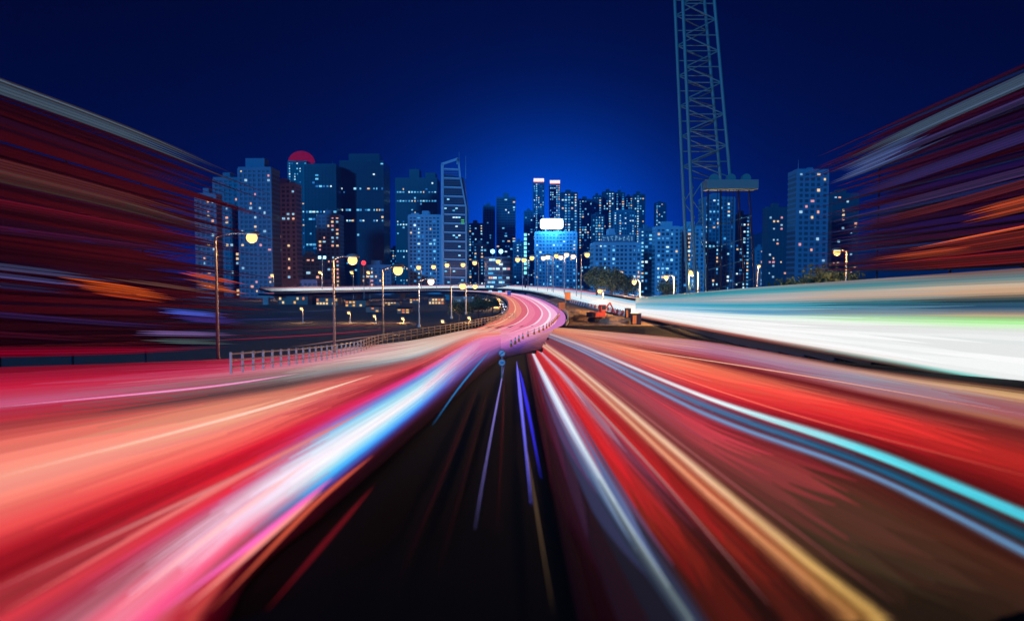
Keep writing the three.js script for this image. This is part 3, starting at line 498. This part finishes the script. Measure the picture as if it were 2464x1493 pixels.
{ // the tower with the slanted white frame
  const d = 560, s = d / FOC, x0 = (1063 - PW / 2) * s, w = 62 * s, fy = (v) => EYE.y + (HOR - v) * s - LOW;
  const o = base('framed_tower', 'slim tower with pale frame, slanted open top and banded floors', 'building', null, [x0, LOW, -d]);
  const sh = new THREE.Shape([new THREE.Vector2(0.5, 0), new THREE.Vector2(w, 0), new THREE.Vector2(w, fy(500)), new THREE.Vector2(w * 0.86, fy(430)), new THREE.Vector2(0.5, fy(420))]);
  mesh('wall', new THREE.ExtrudeGeometry(sh, { depth: 18, bevelEnabled: false }).translate(0, 0, -18), facadeMats.glassy, o);
  const bar2 = (u, v, u2, v2, t) => { const a = V((u - 1063) * s, fy(v), 0.6), b = V((u2 - 1063) * s, fy(v2), 0.6), l = a.distanceTo(b), g = bx(l, t, 1.4); g.rotateZ(Math.atan2(b.y - a.y, b.x - a.x)); return g.translate((a.x + b.x) / 2, (a.y + b.y) / 2, 0.6); };
  mesh('frame_post', bar2(1066, 690, 1066, 398, 2.2), facadeMats.pale, o); mesh('frame_post', bar2(1102, 398, 1104, 384, 1.6), facadeMats.pale, o);
  mesh('frame_top', bar2(1064, 398, 1104, 385, 1.8), facadeMats.pale, o); mesh('frame_post', bar2(1108, 425, 1104, 386, 1.4), facadeMats.pale, o);
  mesh('frame_post', bar2(1122, 690, 1122, 500, 1.2), facadeMats.pale, o); mesh('frame_edge', bar2(1122, 500, 1108, 425, 1.2), facadeMats.pale, o);
  for (let k = 0; k < 13; k++) {
    const v = 409 + k * 21.4, ue = v < 500 ? 1106 + (v - 409) * 0.16 : 1121; mesh('band', bar2(1068, v, ue, v + 1.5, 1.3), facadeMats.pale, o);
    for (let j = 1; j < 4; j++) mesh('louvre', bar2(1069, v + j * 5, ue - 1, v + j * 5, 0.35), facadeMats.mid, o);
    if (k > 2) for (let j = 0; j < 7; j++) if (rnd() < 0.36) { const m = mesh('lit_window', unit, winMats[Math.floor(rnd() * 4)], o); m.scale.set(5.4 * s * 1.0, 3.4 * s, 0.2); m.position.set((1073 + j * 6.6 - 1063) * s, fy(v + 8 + (rnd() < 0.4 ? 5 : 0)), 0.9); }
  }
  for (const [u, v] of [[1114, 530], [1114, 534], [1114, 538]]) mesh('green_sign', bx(4.5 * s * 1.6, 1.1 * s * 1.2, 0.3, (u - 1063) * s, fy(v), 1.5), glow(90, 225, 120), o);
  for (const [u, t] of [[1105, 366], [1121, 376]]) mesh('mast', rod(V((u - 1063) * s, fy(430), -4), V((u - 1063) * s, fy(t), -4), 0.3, 0.1), M.steel, o);
}
{ // stacked neon sign: a column of lit squares
  const d = 470, o = base('neon_sign', 'tall neon sign of stacked lit squares on a dark mast', 'sign', null, [(1264 - PW / 2) / FOC * d, LOW, -d]), s = d / FOC, fy = (v) => EYE.y + (HOR - v) * s - LOW;
  mesh('mast', bx(1, fy(556), 1, 0, fy(556) / 2, -0.8), M.dark, o);
  [[565, 7], [575, 8], [586, 9], [596, 7], [606, 8], [615, 7], [626, 7], [634, 8], [645, 7], [656, 8]].forEach(([v, h]) => mesh('lit_square', bx(6.6 * s, h * s * 0.9, 0.8, 0, fy(v), 0), glow(130, 232, 255, 1.5), o));
}
{ // round-fronted podium with two lamps
  const d = 520, s = d / FOC, o = base('round_podium', 'round-fronted banded building with two bright blue lamps on its roof', 'building', null, [(1199 - PW / 2) * s, LOW, -d]), fy = (v) => EYE.y + (HOR - v) * s - LOW, r = 34 * s, H = fy(618);
  mesh('wall', new THREE.CylinderGeometry(r, r, H, 32).translate(0, H / 2, -r), facadeMats.dark, o);
  for (let k = 0; k <= 8; k++) mesh('band', new THREE.CylinderGeometry(r + 0.5, r + 0.5, 1.1, 32).translate(0, H - k * 3.5 - 0.4, -r), facadeMats.mid, o);
  for (let k = 0; k < 34; k++) { const a = rr(-0.9, 0.9), f = Math.floor(rr(0, 8)), m = mesh('lit_window', unit, (rnd() < 0.3 ? warmMats : winMats)[Math.floor(rnd() * 4)], o); m.scale.set(3, 1.6, 0.3); m.position.set(Math.sin(a) * (r + 0.05), H - f * 3.5 - 2.2, -r + Math.cos(a) * (r + 0.05)); m.rotation.y = a; }
  for (const u of [1185, 1205]) { mesh('lamp_stem', bx(0.4, 4, 0.4, (u - 1199) * s, H + 2, -r * 0.6), M.steel, o); mesh('roof_lamp', new THREE.SphereGeometry(1.8, 14, 10).translate((u - 1199) * s, fy(604), -r * 0.6), glow(150, 225, 255, 3), o); }
}

// ---------------------------------------------------------------- street lamps
const sodium = new THREE.Color(1, 0.5, 0.16), cold = new THREE.Color(0.35, 0.85, 1), pinkish = new THREE.Color(1, 0.72, 0.55);
const lampGlow = { sodium: glow(255, 200, 118, 2.3), pink: glow(255, 214, 176, 2.4), cold: glow(150, 238, 255, 3.2), red: glow(255, 60, 70, 2) };
function streetLamp(px, lx, v, d, floor, size, kind, power, label) {
  const s = d / FOC, X = (px - PW / 2) * s, y = EYE.y + (HOR - v) * s, arm = (lx - px) * s, o = base('street_lamp', label, 'street lamp', 'street lamps', [X, floor, -d]), H = y - floor;
  mesh('base_plate', new THREE.CylinderGeometry(0.3, 0.34, 0.5, 10).translate(0, 0.25, 0), M.pole, o);
  mesh('pole', rod(V(0, 0.4, 0), V(0, H + 0.1, 0), 0.16, 0.09, 10), M.pole, o);
  if (Math.abs(arm) > 0.3) mesh('arm', new THREE.TubeGeometry(new THREE.QuadraticBezierCurve3(V(0, H, 0), V(arm * 0.35, H + 0.55, 0), V(arm * 0.85, H + 0.35, 0)), 10, 0.06, 6), M.pole, o);
  const hd = mesh('lamp_head', new THREE.SphereGeometry(1, 14, 8, 0, Math.PI * 2, 0, Math.PI / 2).scale(size * 0.75, size * 0.4, size * 0.5).translate(arm, H + size * 0.32, 0), M.pole, o);
  const g = mesh('lamp_bulb', new THREE.SphereGeometry(size * 0.5, 16, 12).translate(arm, H, 0), lampGlow[kind], o);
  const l = new THREE.PointLight(kind === 'cold' ? cold : kind === 'pink' ? pinkish : sodium, power, 0, 2); l.position.set(arm, H - size * 0.62, 0.0); l.shadow.radius = size * 18; l.castShadow = true; o.add(l);
}
// along the railing of the ramp
streetLamp(521, 608, 572, 60, roadY(60) - 1.2, 0.95, 'sodium', 90, 'street lamp with an orange glow, closest along the railing, before the grid-fronted tower');
streetLamp(803, 849, 626, 71, roadY(71) - 1, 1.0, 'sodium', 150, 'street lamp glowing orange on a tall pole, second along the railing');
streetLamp(921, 958, 650, 102, DECK - 1, 1.5, 'sodium', 300, 'brightest amber street lamp, third along the railing, before the office tower');
streetLamp(1008, 1037, 677, 128, DECK - 1, 1.3, 'pink', 250, 'pinkish white street lamp, fourth along the railing');
streetLamp(1086, 1113, 688, 152, DECK - 0.8, 1.5, 'sodium', 250, 'yellow street lamp at flyover height, fifth along the railing');
streetLamp(1121, 1143, 689, 168, DECK - 0.6, 1.2, 'sodium', 250, 'yellow street lamp, last along the railing before the bend');
// along the flyover
const fl = [[103, 80, 995], [235, 210, 990], [358, 328, 975], [492, 468, 972], [605, 570, 955], [810, 775, 942], [988, 945, 927], [1036, 1000, 930], [1120, 1070, 912], [1206, 1170, 914], [1246, 1209, 905], [1258, 1285, 895], [1350, 1322, 908], [1356, 1372, 885], [1460, 1430, 900], [1500, 1552, 885]];
fl.forEach(([px, lx, y], i) => {
  const [u] = z2(px, 0), [l, v] = z2(lx, y), d = [486, 500, 515, 525, 535, 500, 440, 430, 400, 372, 360, 345, 320, 300, 268, 240][i];
  streetLamp(u, l, v, d, DECK, 3.0 * d / 480 + 0.3, i % 4 === 3 ? 'sodium' : i > 8 ? 'pink' : 'sodium', 200, `street lamp on the far flyover, ${ORD[i]} counted from the big amber lamp`);
});
// near the road works and beyond
streetLamp(1540, 1526, 678, 165, DECK, 1.15, 'sodium', 2400, 'orange street lamp above the trees by the road works');
streetLamp(1622, 1603, 667, 160, DECK, 1.1, 'sodium', 2000, 'orange street lamp over the small round tree');
streetLamp(1452, 1443, 700, 215, DECK, 1.4, 'sodium', 1100, 'low orange street lamp lighting the broad tree from below');
streetLamp(1680, 1665, 656, 118, DECK, 1.15, 'sodium', 2200, 'bright orange street lamp beside the foot of the crane mast');
streetLamp(1672, 1655, 713, 150, DECK, 1.4, 'cold', 300, 'cyan lamp low beside the crane foot');
streetLamp(1552, 1545, 716, 190, DECK, 1.0, 'cold', 160, 'small pale cyan lamp by the flyover end');
streetLamp(1823, 1826, 640, 120, DECK, 0.5, 'sodium', 160, 'thin lamp post beyond the crane');
streetLamp(2036, 2012, 607, 100, DECK, 1.0, 'sodium', 260, 'dull orange lamp before the tall slab tower');
// small lamps under and behind the flyover
[[655, 662], [770, 655], [846, 655], [886, 655], [1166, 722], [1180, 724], [1199, 721], [724, 742], [838, 752], [900, 760], [968, 766], [1064, 772], [1128, 764]].forEach(([u, v], i) => streetLamp(u + 4, u, v, i < 4 ? 430 : i < 7 ? 330 : 215, LOW, i < 7 ? 1.9 : 0.9, 'sodium', i < 7 ? 900 : 160, `small distant orange lamp, ${ORD[i]} of those below the flyover level`));
{ const p = atDist(875, 632, 400), o = base('signal_lamp', 'small round red signal lamp beside the second orange lamp', 'signal', null, [p.x, LOW, p.z]); mesh('post', rod(V(0, 0, 0), V(0, p.y - LOW, 0), 0.2, 0.12), M.pole, o); mesh('red_lens', new THREE.SphereGeometry(1.4, 14, 10).translate(0, p.y - LOW, 0.4), lampGlow.red, o); mesh('hood', bx(2.2, 0.4, 1.4, 0, p.y - LOW + 1.5, 0), M.dark, o); }
{ const p = atDist(775, 619, 430), o = base('floodlight', 'pair of white-blue floodlights low on the skyline', 'floodlight', null, [p.x, LOW, p.z]); mesh('post', rod(V(0, 0, 0), V(0, p.y - LOW, 0), 0.25, 0.15), M.pole, o); for (const s of [-1.6, 1.6]) mesh('lit_face', bx(1.8, 1.8, 0.5, s, p.y - LOW, 0.3), glow(170, 235, 255, 2.5), o); mesh('crossbar', bx(5, 0.3, 0.3, 0, p.y - LOW - 0.4, -0.1), M.pole, o); }

// ---------------------------------------------------------------- piling rig: lattice mast, crosshead, legs
{
  const d = 112, o = base('crane_mast', 'tall blue steel lattice mast of a piling rig with crosshead', 'crane', null, [(1720 - PW / 2) / FOC * d, DECK, -d]);
  const at = (u, v, z = 0) => { const p = atDist(u, v, d); return V(p.x - o.position.x, p.y - DECK, z); };
  const lv = (v) => 1652 + (v - 198) * 0.0437, rv = (v) => 1758 + (v - 435) * 0.089;
  const vs = []; for (let v = -30; v <= 440; v += 38) vs.push(v); const vl = []; for (let v = 440; v <= 836; v += 38) vl.push(v);
  for (const z of [0, -5]) {
    mesh('chord', rod(at(lv(-30), -30, z), at(lv(836), 836, z), 0.28), M.rig, o); mesh('chord', rod(at(rv(-30), -30, z), at(rv(440), 440, z), 0.28), M.rig, o);
    vs.forEach((v, i) => { const w = v + 38; if (w > 446) return; mesh('brace', rod(at(i % 2 ? lv(v) : rv(v), v, z), at(i % 2 ? rv(w) : lv(w), w, z), 0.11), M.rig, o); mesh('strut', rod(at(lv(v), v, z), at(rv(v), v, z), 0.1), M.rig, o); });
    vl.slice(0, -1).forEach((v, i) => { const w = v + 38, r = (q) => lv(q) + 26; mesh('brace', rod(at(i % 2 ? lv(v) : r(v), v, z), at(i % 2 ? r(w) : lv(w), w, z), 0.09), M.rig, o); });
  }
  for (const v of vs) mesh('cross_strut', rod(at(lv(v), v, 0), at(rv(v), v, -5), 0.08), M.rig, o);
  mesh('chord', rod(at(lv(440) + 26, 440), at(lv(836) + 26, 836), 0.16), M.rig, o);
  const c = at(1751, 448); mesh('crosshead', bx(120 / FOC * d, 1.5, 3, c.x, c.y, 1.2), M.rig, o);
  for (const u of [1712, 1752, 1788]) { const p = at(u, 438); mesh('sheave', new THREE.CylinderGeometry(0.75, 0.75, 0.7, 16).rotateX(Math.PI / 2).translate(p.x, p.y + 0.4, 1.4), M.rig, o); }
  for (const [a, b] of [[1700, 1694], [1730, 1728], [1772, 1796], [1798, 1818]]) mesh('leg', rod(at(a, 460, 1), at(b, 836, 1.5), 0.14), M.dark, o);
  for (const [a, b] of [[1740, 1742], [1748, 1764], [1758, 1750], [1765, 1782], [1720, 1712]]) mesh('cable', rod(at(a, 455, 1.6), at(b, 830, 1.6), 0.05), M.dark, o);
  for (let v = 520; v < 820; v += 50) mesh('tie', rod(at(1698, v + 30, 1.1), at(1800 + (v - 460) * 0.04, v, 1.2), 0.07), M.rig, o);
  const q = at(1755, 832); mesh('base_frame', bx(12, 1.6, 5, q.x, 0.8, 0.5), M.dark, o);
}

// ---------------------------------------------------------------- railing, signs, barriers, cones, cars
{
  const o = base('roadside_railing', 'cream metal railing along the edge of the ramp before the bend', 'railing');
  const pts = curve([[0, 902], [400, 872], [700, 850], [900, 828], [1006, 812], [1086, 799], [1150, 785], [1241, 767]].map(([u, v]) => { const p = onRoad(u, v); return V(Math.max(p.x, -16.5), roadY(-p.z), p.z); }), 60);
  const cream = std(0.6, 0.52, 0.4, 0.6);
  for (const h of [0.45, 0.85, 1.25]) mesh('rail', new THREE.TubeGeometry(new THREE.CatmullRomCurve3(pts.map((p) => V(p.x, p.y + h, p.z))), 120, 0.05, 6), cream, o);
  pts.forEach((p) => mesh('post', bx(0.12, 1.35, 0.12, p.x, p.y + 0.675, p.z), cream, o));
}
{ // speed sign on a low post
  const p = onRoad(1208, 915), d = -p.z, s = d / FOC, o = base('speed_sign', 'post with two round road signs, the lower reading 50, in the dark lane', 'road sign', null, p.toArray());
  const y1 = (915 - 848) * s, y2 = (915 - 871) * s, r = 9 * s;
  mesh('post', rod(V(0, 0, 0), V(0, y1 + r, 0), 0.04), M.pole, o);
  const cv = document.createElement('canvas'); cv.width = cv.height = 128; const c = cv.getContext('2d'); c.fillStyle = '#d8d8d8'; c.fillRect(0, 0, 128, 128); c.fillStyle = '#101010'; c.font = 'bold 70px sans-serif'; c.textAlign = 'center'; c.textBaseline = 'middle'; c.fillText('50', 64, 66);
  const tx = new THREE.CanvasTexture(cv); tx.colorSpace = THREE.SRGBColorSpace; const face = new THREE.MeshStandardMaterial({ map: tx, roughness: 0.5 });
  [[y1, M.white], [y2, face]].forEach(([y, m], i) => { const g = mesh('sign_disc', new THREE.CylinderGeometry(r, r, 0.03, 28).rotateX(Math.PI / 2).translate(0, y, 0.06), M.steel, o); mesh('sign_face', new THREE.CircleGeometry(r * 0.8, 28).translate(0, y, 0.082), m, g); mesh('red_ring', new THREE.RingGeometry(r * 0.8, r * 0.98, 28).translate(0, y, 0.081), M.red, g); if (!i) mesh('slash', bx(r * 1.5, r * 0.16, 0.01).rotateZ(0.7).translate(0, y, 0.092), M.dark, g); });
}
function board(u, v, w, h, mat, label, trim) {
  const b = atLevel(u, v, DECK), s = -b.z / FOC, o = base('sign_board', label, 'sign', null, b.toArray());
  for (const k of [-0.35, 0.35]) mesh('leg', rod(V(k * w * s, 0, 0), V(k * w * s, h * s * 1.2, 0), 0.07), M.pole, o);
  mesh('board', bx(w * s, h * s, 0.12, 0, h * s * 0.9, 0.1), mat, o); mesh('trim', bx(w * s * 1.06, 0.12, 0.16, 0, h * s * 1.41, 0.1), trim, o);
}
board(1352, 752, 15, 18, M.orange, 'orange works board facing traffic before the split', M.dark);
board(1366, 728, 14, 18, M.orange, 'smaller orange works board behind the first, by the flyover', M.dark);
board(1225, 714, 9, 10, std(0.03, 0.14, 0.5, 0.5), 'small blue road sign on the inner parapet of the bend', M.white);
for (const [u, v, w, h, l] of [[1511, 764, 13, 22, 'dark roadside cabinet at the end of the barriers'], [1530, 780, 22, 26, 'dark and ochre works container beside the flyover end']]) {
  const b = atLevel(u, v, DECK), s = -b.z / FOC, o = base('works_cabinet', l, 'cabinet', null, b.toArray());
  mesh('body', bx(w * s, h * s, w * s * 0.9, 0, h * s / 2, 0), M.dark, o); mesh('door', bx(w * s * 0.4, h * s * 0.8, 0.06, -w * s * 0.22, h * s * 0.47, w * s * 0.45 + 0.03), M.orange, o); mesh('roof', bx(w * s * 1.08, 0.14, w * s, 0, h * s + 0.07, 0), M.steel, o);
}
{ // red and white water barriers along the works
  const g = new THREE.ExtrudeGeometry(new THREE.Shape([[-0.4, 0], [0.4, 0], [0.38, 0.3], [0.16, 0.55], [0.13, 1.1], [-0.13, 1.1], [-0.16, 0.55], [-0.38, 0.3]].map((p) => new THREE.Vector2(...p))), { depth: 1.9, bevelEnabled: false }).translate(0, 0, -0.95);
  const pts = curve([[1512, 762], [1470, 752], [1430, 743], [1400, 735], [1372, 727]].map(([u, v]) => atLevel(u, v, DECK)), 34);
  pts.forEach((p, i) => { if (i === 34) return; const t = pts[i + 1].clone().sub(p), o = base('water_barrier', `${i % 2 ? 'white' : 'red'} plastic water barrier, ${ORD[i] || 'one of the last'} in the row by the works`, 'barrier', 'red and white water barriers', [p.x, DECK + 0.01, p.z], Math.atan2(t.x, t.z)); mesh('body', g, i % 2 ? M.white : M.red, o); mesh('handle', bx(0.1, 0.12, 0.7, 0, 1.16, 0), M.dark, o); });
  const cone = new THREE.CylinderGeometry(0.04, 0.2, 0.9, 14).translate(0, 0.5, 0), plate = bx(0.5, 0.06, 0.5, 0, 0.03, 0), sleeve = new THREE.CylinderGeometry(0.1, 0.14, 0.22, 14).translate(0, 0.62, 0);
  const cp = curve([[1230, 836], [1262, 815], [1290, 804], [1318, 790], [1338, 772], [1345, 762]].map(([u, v]) => onRoad(u, v)), 17);
  cp.forEach((p, i) => { const o = base('traffic_cone', `orange traffic cone, ${ORD[i]} along the split from the dark lane`, 'traffic cone', 'traffic cones along the split', [p.x, p.y + 0.02, p.z]); mesh('base', plate, M.rubber, o); mesh('body', cone, M.orange, o); mesh('sleeve', sleeve, M.white, o); });
}
function makeCar(label, p, turn, paint) {
  const o = base('car', label, 'car', 'cars on the low road inside the bend', p, turn);
  const sh = new THREE.Shape(); [[-2.2, 0.35], [2.2, 0.35], [2.25, 0.8], [1.3, 0.95], [0.6, 1.45], [-1.0, 1.47], [-1.7, 1.0], [-2.25, 0.92]].forEach(([x, y], i) => (i ? sh.lineTo(x, y) : sh.moveTo(x, y)));
  mesh('body', new THREE.ExtrudeGeometry(sh, { depth: 1.6, bevelEnabled: true, bevelSize: 0.06, bevelThickness: 0.1, bevelSegments: 2 }).translate(0, 0, -0.8).rotateY(-Math.PI / 2), paint, o);
  mesh('windscreen', bx(1.4, 0.42, 0.04).rotateX(-0.95).translate(0, 1.22, 1.02), M.glass, o);
  for (const s of [-1, 1]) { mesh('side_window', bx(0.04, 0.36, 1.7, s * 0.93, 1.2, -0.2), M.glass, o); mesh('headlight', bx(0.34, 0.18, 0.1, s * 0.62, 0.72, 2.32), glow(250, 240, 255, 6), o); mesh('tail_light', bx(0.34, 0.18, 0.1, s * 0.62, 0.78, -2.32), glow(255, 40, 60, 3), o); for (const z of [-1.4, 1.4]) mesh('wheel', new THREE.CylinderGeometry(0.33, 0.33, 0.22, 16).rotateZ(Math.PI / 2).translate(s * 0.8, 0.33, z), M.rubber, o); }
}
{
  const lowPts = curve([[1150, 790], [1200, 772], [1226, 752], [1222, 740], [1208, 732], [1190, 727]].map(([u, v]) => atLevel(u, v, LOW)), 30);
  tag(mesh('low_road', ribbon(lowPts, 9, 0.05, 0), M.asphalt), null, null, null, 'structure');
  const paints = [std(0.6, 0.6, 0.62, 0.3, 0.3), std(0.5, 0.06, 0.08, 0.3, 0.2), std(0.1, 0.1, 0.12, 0.3, 0.3), std(0.7, 0.7, 0.7, 0.3, 0.2)];
  ['silver car closest on the low road inside the bend', 'red car second on the low road inside the bend', 'black car third on the low road inside the bend', 'white car fourth on the low road inside the bend', 'silver car fifth on the low road inside the bend', 'red car sixth on the low road, under the flyover', 'black car seventh on the low road, under the flyover', 'white car last on the low road, under the flyover'].forEach((l, i) => { const k = 11 + i * 2, p = offset(lowPts, i % 2 ? 1.8 : -1.8)[k], t = lowPts[k].clone().sub(lowPts[k + 1]); makeCar(l, [p.x, LOW + 0.06, p.z], Math.atan2(t.x, t.z), paints[i % 4]); });
}
{ // small excavator on the works
  const p = atLevel(1440, 774, DECK), o = base('excavator', 'small red excavator parked on the orange-lit road works', 'excavator', null, [p.x, DECK + 0.02, p.z], 0.5);
  for (const s of [-1, 1]) { const t = new THREE.Shape(); t.absarc(-1.3, 0.4, 0.4, Math.PI / 2, Math.PI * 1.5); t.absarc(1.3, 0.4, 0.4, -Math.PI / 2, Math.PI / 2); mesh('track', new THREE.ExtrudeGeometry(t, { depth: 0.5, bevelEnabled: false }).translate(0, 0, s * 0.95 - 0.25), M.rubber, o); }
  mesh('house', bx(2.6, 1.0, 1.9, -0.3, 1.45, 0), M.red, o); mesh('counterweight', bx(0.7, 0.9, 2.0, -1.75, 1.42, 0), M.dark, o);
  const cab = mesh('cab', bx(1.1, 1.4, 0.9, 0.55, 2.6, 0.5), M.red, o); mesh('window', bx(0.9, 0.8, 0.92, 0.6, 2.75, 0.52), M.glass, cab);
  mesh('boom', rod(V(0.9, 1.6, -0.3), V(3.0, 3.6, -0.3), 0.2, 0.16), M.red, o); mesh('stick', rod(V(3.0, 3.6, -0.3), V(4.2, 1.5, -0.3), 0.16, 0.12), M.red, o);
  mesh('bucket', new THREE.CylinderGeometry(0.5, 0.5, 0.9, 12, 1, false, 0, Math.PI * 1.2).rotateX(Math.PI / 2).translate(4.2, 1.1, -0.3), M.dark, o);
}
{ // heaps of spoil on the works
  [[1400, 768, 2.2, 'low heap of earth beside the orange works board'], [1480, 778, 3, 'broad heap of earth near the works container'], [1385, 752, 1.6, 'small heap of earth by the water barriers']].forEach(([u, v, r, l]) => {
    const p = atLevel(u, v, DECK), g = new THREE.SphereGeometry(r, 24, 12, 0, Math.PI * 2, 0, Math.PI / 2), q = g.attributes.position;
    for (let i = 0; i < q.count; i++) { const k = 1 + 0.35 * noise.noise(q.getX(i) * 0.9 + u, q.getY(i) * 0.9, q.getZ(i) * 0.9); q.setXYZ(i, q.getX(i) * k, q.getY(i) * k * 0.45, q.getZ(i) * k); }
    g.computeVertexNormals(); const o = mesh('earth_heap', g, M.earth); o.position.set(p.x, DECK - 0.05, p.z); tag(o, l, 'earth heap', 'heaps of earth on the works');
  });
}
// lit shop houses under the flyover
[[1031, 1068, 716, 360, 'shop house with two floors of orange lit windows under the flyover'], [985, 1008, 718, 380, 'narrow shop house with amber windows under the flyover'], [918, 960, 726, 350, 'dark low house with few lit windows under the flyover'], [1090, 1140, 712, 400, 'long low house with small blue windows under the flyover'], [830, 880, 722, 330, 'low house with amber shopfront behind the second pole'], [760, 812, 716, 350, 'low house with orange windows beside the leftmost hollow lamp'], [670, 740, 712, 360, 'long ochre-lit house at the open end of the hollow'], [880, 912, 738, 280, 'small hut with a lit front in the hollow'], [955, 985, 742, 270, 'small hut with two lit windows near the third pole'], [1080, 1120, 736, 290, 'hut half hidden by the hollow trees']].forEach(([u0, u1, vt, d, l], i) => {
  const s = d / FOC, w = (u1 - u0) * s, H = EYE.y + (HOR - vt) * s - LOW, o = base('shop_house', l, 'house', null, [((u0 + u1) / 2 - PW / 2) * s, LOW, -d]);
  mesh('wall', bx(w, H, 8, 0, H / 2, -4), std(0.2, 0.16, 0.13, 0.9), o); mesh('roof', bx(w + 0.8, 0.3, 8.8, 0, H + 0.15, -4), M.dark, o);
  const n = Math.round(w / 1.6), lit = [glow(255, 190, 100), glow(235, 130, 60), glow(255, 220, 160)], blue = [glow(90, 150, 190), glow(60, 90, 130)];
  for (let f = 0; f < 2; f++) for (let k = 0; k < n; k++) if (rnd() < (i < 2 ? 0.8 : 0.4)) mesh('lit_window', bx(1.1, H * 0.28, 0.1, -w / 2 + (k + 0.5) * w / n, H * (0.26 + 0.46 * f), 0.06), (i === 3 ? blue : lit)[Math.floor(rnd() * (i === 3 ? 2 : 3))], o);
});

// ---------------------------------------------------------------- trees
M.leaf = [std(0.05, 0.085, 0.03, 0.9), std(0.07, 0.1, 0.035, 0.9), std(0.04, 0.065, 0.025, 0.9)];
function tree(p, h, r, label, n = 1500) {
  const o = base('broadleaf_tree', label, 'tree', 'trees by the roads', [p.x, p.y, p.z]);
  const wood = [rod(V(0, 0, 0), V(0.1, h * 0.5, 0), r * 0.07, r * 0.045, 9)], tips = [];
  for (let k = 0; k < 8; k++) { const a = k * 2.4, b = V(Math.cos(a) * r * rr(0.35, 0.65), h * rr(0.55, 0.85), Math.sin(a) * r * rr(0.35, 0.65)); wood.push(rod(V(0.05, h * rr(0.3, 0.48), 0), b, r * 0.032, r * 0.012, 6)); tips.push(b); }
  mesh('trunk', merge(wood), M.bark, o);
  const pos = [[], [], []], cl = []; for (let k = 0; k < 26; k++) { const a = rnd() * 6.28, e = rr(-0.5, 1), q = Math.sqrt(1 - Math.min(1, e * e)); cl.push(V(Math.cos(a) * r * q * rr(0.3, 0.8), h * 0.66 + e * h * 0.27, Math.sin(a) * r * q * rr(0.3, 0.8))); }
  for (let i = 0; i < n; i++) {
    const c = cl[i % 26], g = () => (rnd() + rnd() + rnd() - 1.5) * r * 0.36, q = V(c.x + g(), c.y + g() * 0.8, c.z + g()), s = r * rr(0.05, 0.1), a = V(rr(-1, 1), rr(-1, 1), rr(-1, 1)).normalize().multiplyScalar(s), b = V(rr(-1, 1), rr(-1, 1), rr(-1, 1)).normalize().multiplyScalar(s * 0.6), t = pos[i % 3];
    for (const v of [q.clone().sub(a), q.clone().add(b), q.clone().add(a), q.clone().sub(a), q.clone().add(a), q.clone().sub(b)]) t.push(v.x, v.y, v.z);
  }
  pos.forEach((t, i) => { const g = new THREE.BufferGeometry(); g.setAttribute('position', new THREE.Float32BufferAttribute(t, 3)); g.computeVertexNormals(); mesh('crown', g, M.leaf[i], o); });
}
const T = (u, v, d, y) => { const p = atDist(u, v, d); return V(p.x, y, p.z); };
tree(T(1436, 720, 250, DECK - 1), 14, 7, 'broad dark tree left of the low orange lamp');
tree(T(1472, 720, 235, DECK - 1), 12, 6.5, 'tree with orange-lit leaves behind the low lamp');
tree(T(1506, 720, 240, DECK - 1), 10, 5.5, 'dark tree behind the orange lamp by the works');
tree(T(1606, 700, 215, DECK - 1), 9, 4, 'small round tree below the orange lamp');
tree(T(2010, 680, 108, DECK), 10, 6, 'orange-lit tree before the tall slab tower');
tree(T(1940, 700, 112, DECK), 8, 6, 'dark tree beside the orange-lit tree');
tree(T(1150, 760, 240, LOW), 7, 5, 'low tree in the hollow inside the bend');
tree(T(1105, 770, 225, LOW), 6, 5, 'bushy low tree nearest the railing in the hollow');
tree(T(1185, 752, 270, LOW), 6, 4, 'small tree beside the low road');

scene.traverse((o) => { if (o.isMesh) o.castShadow = o.receiveShadow = true; });
renderer.render(scene, camera);
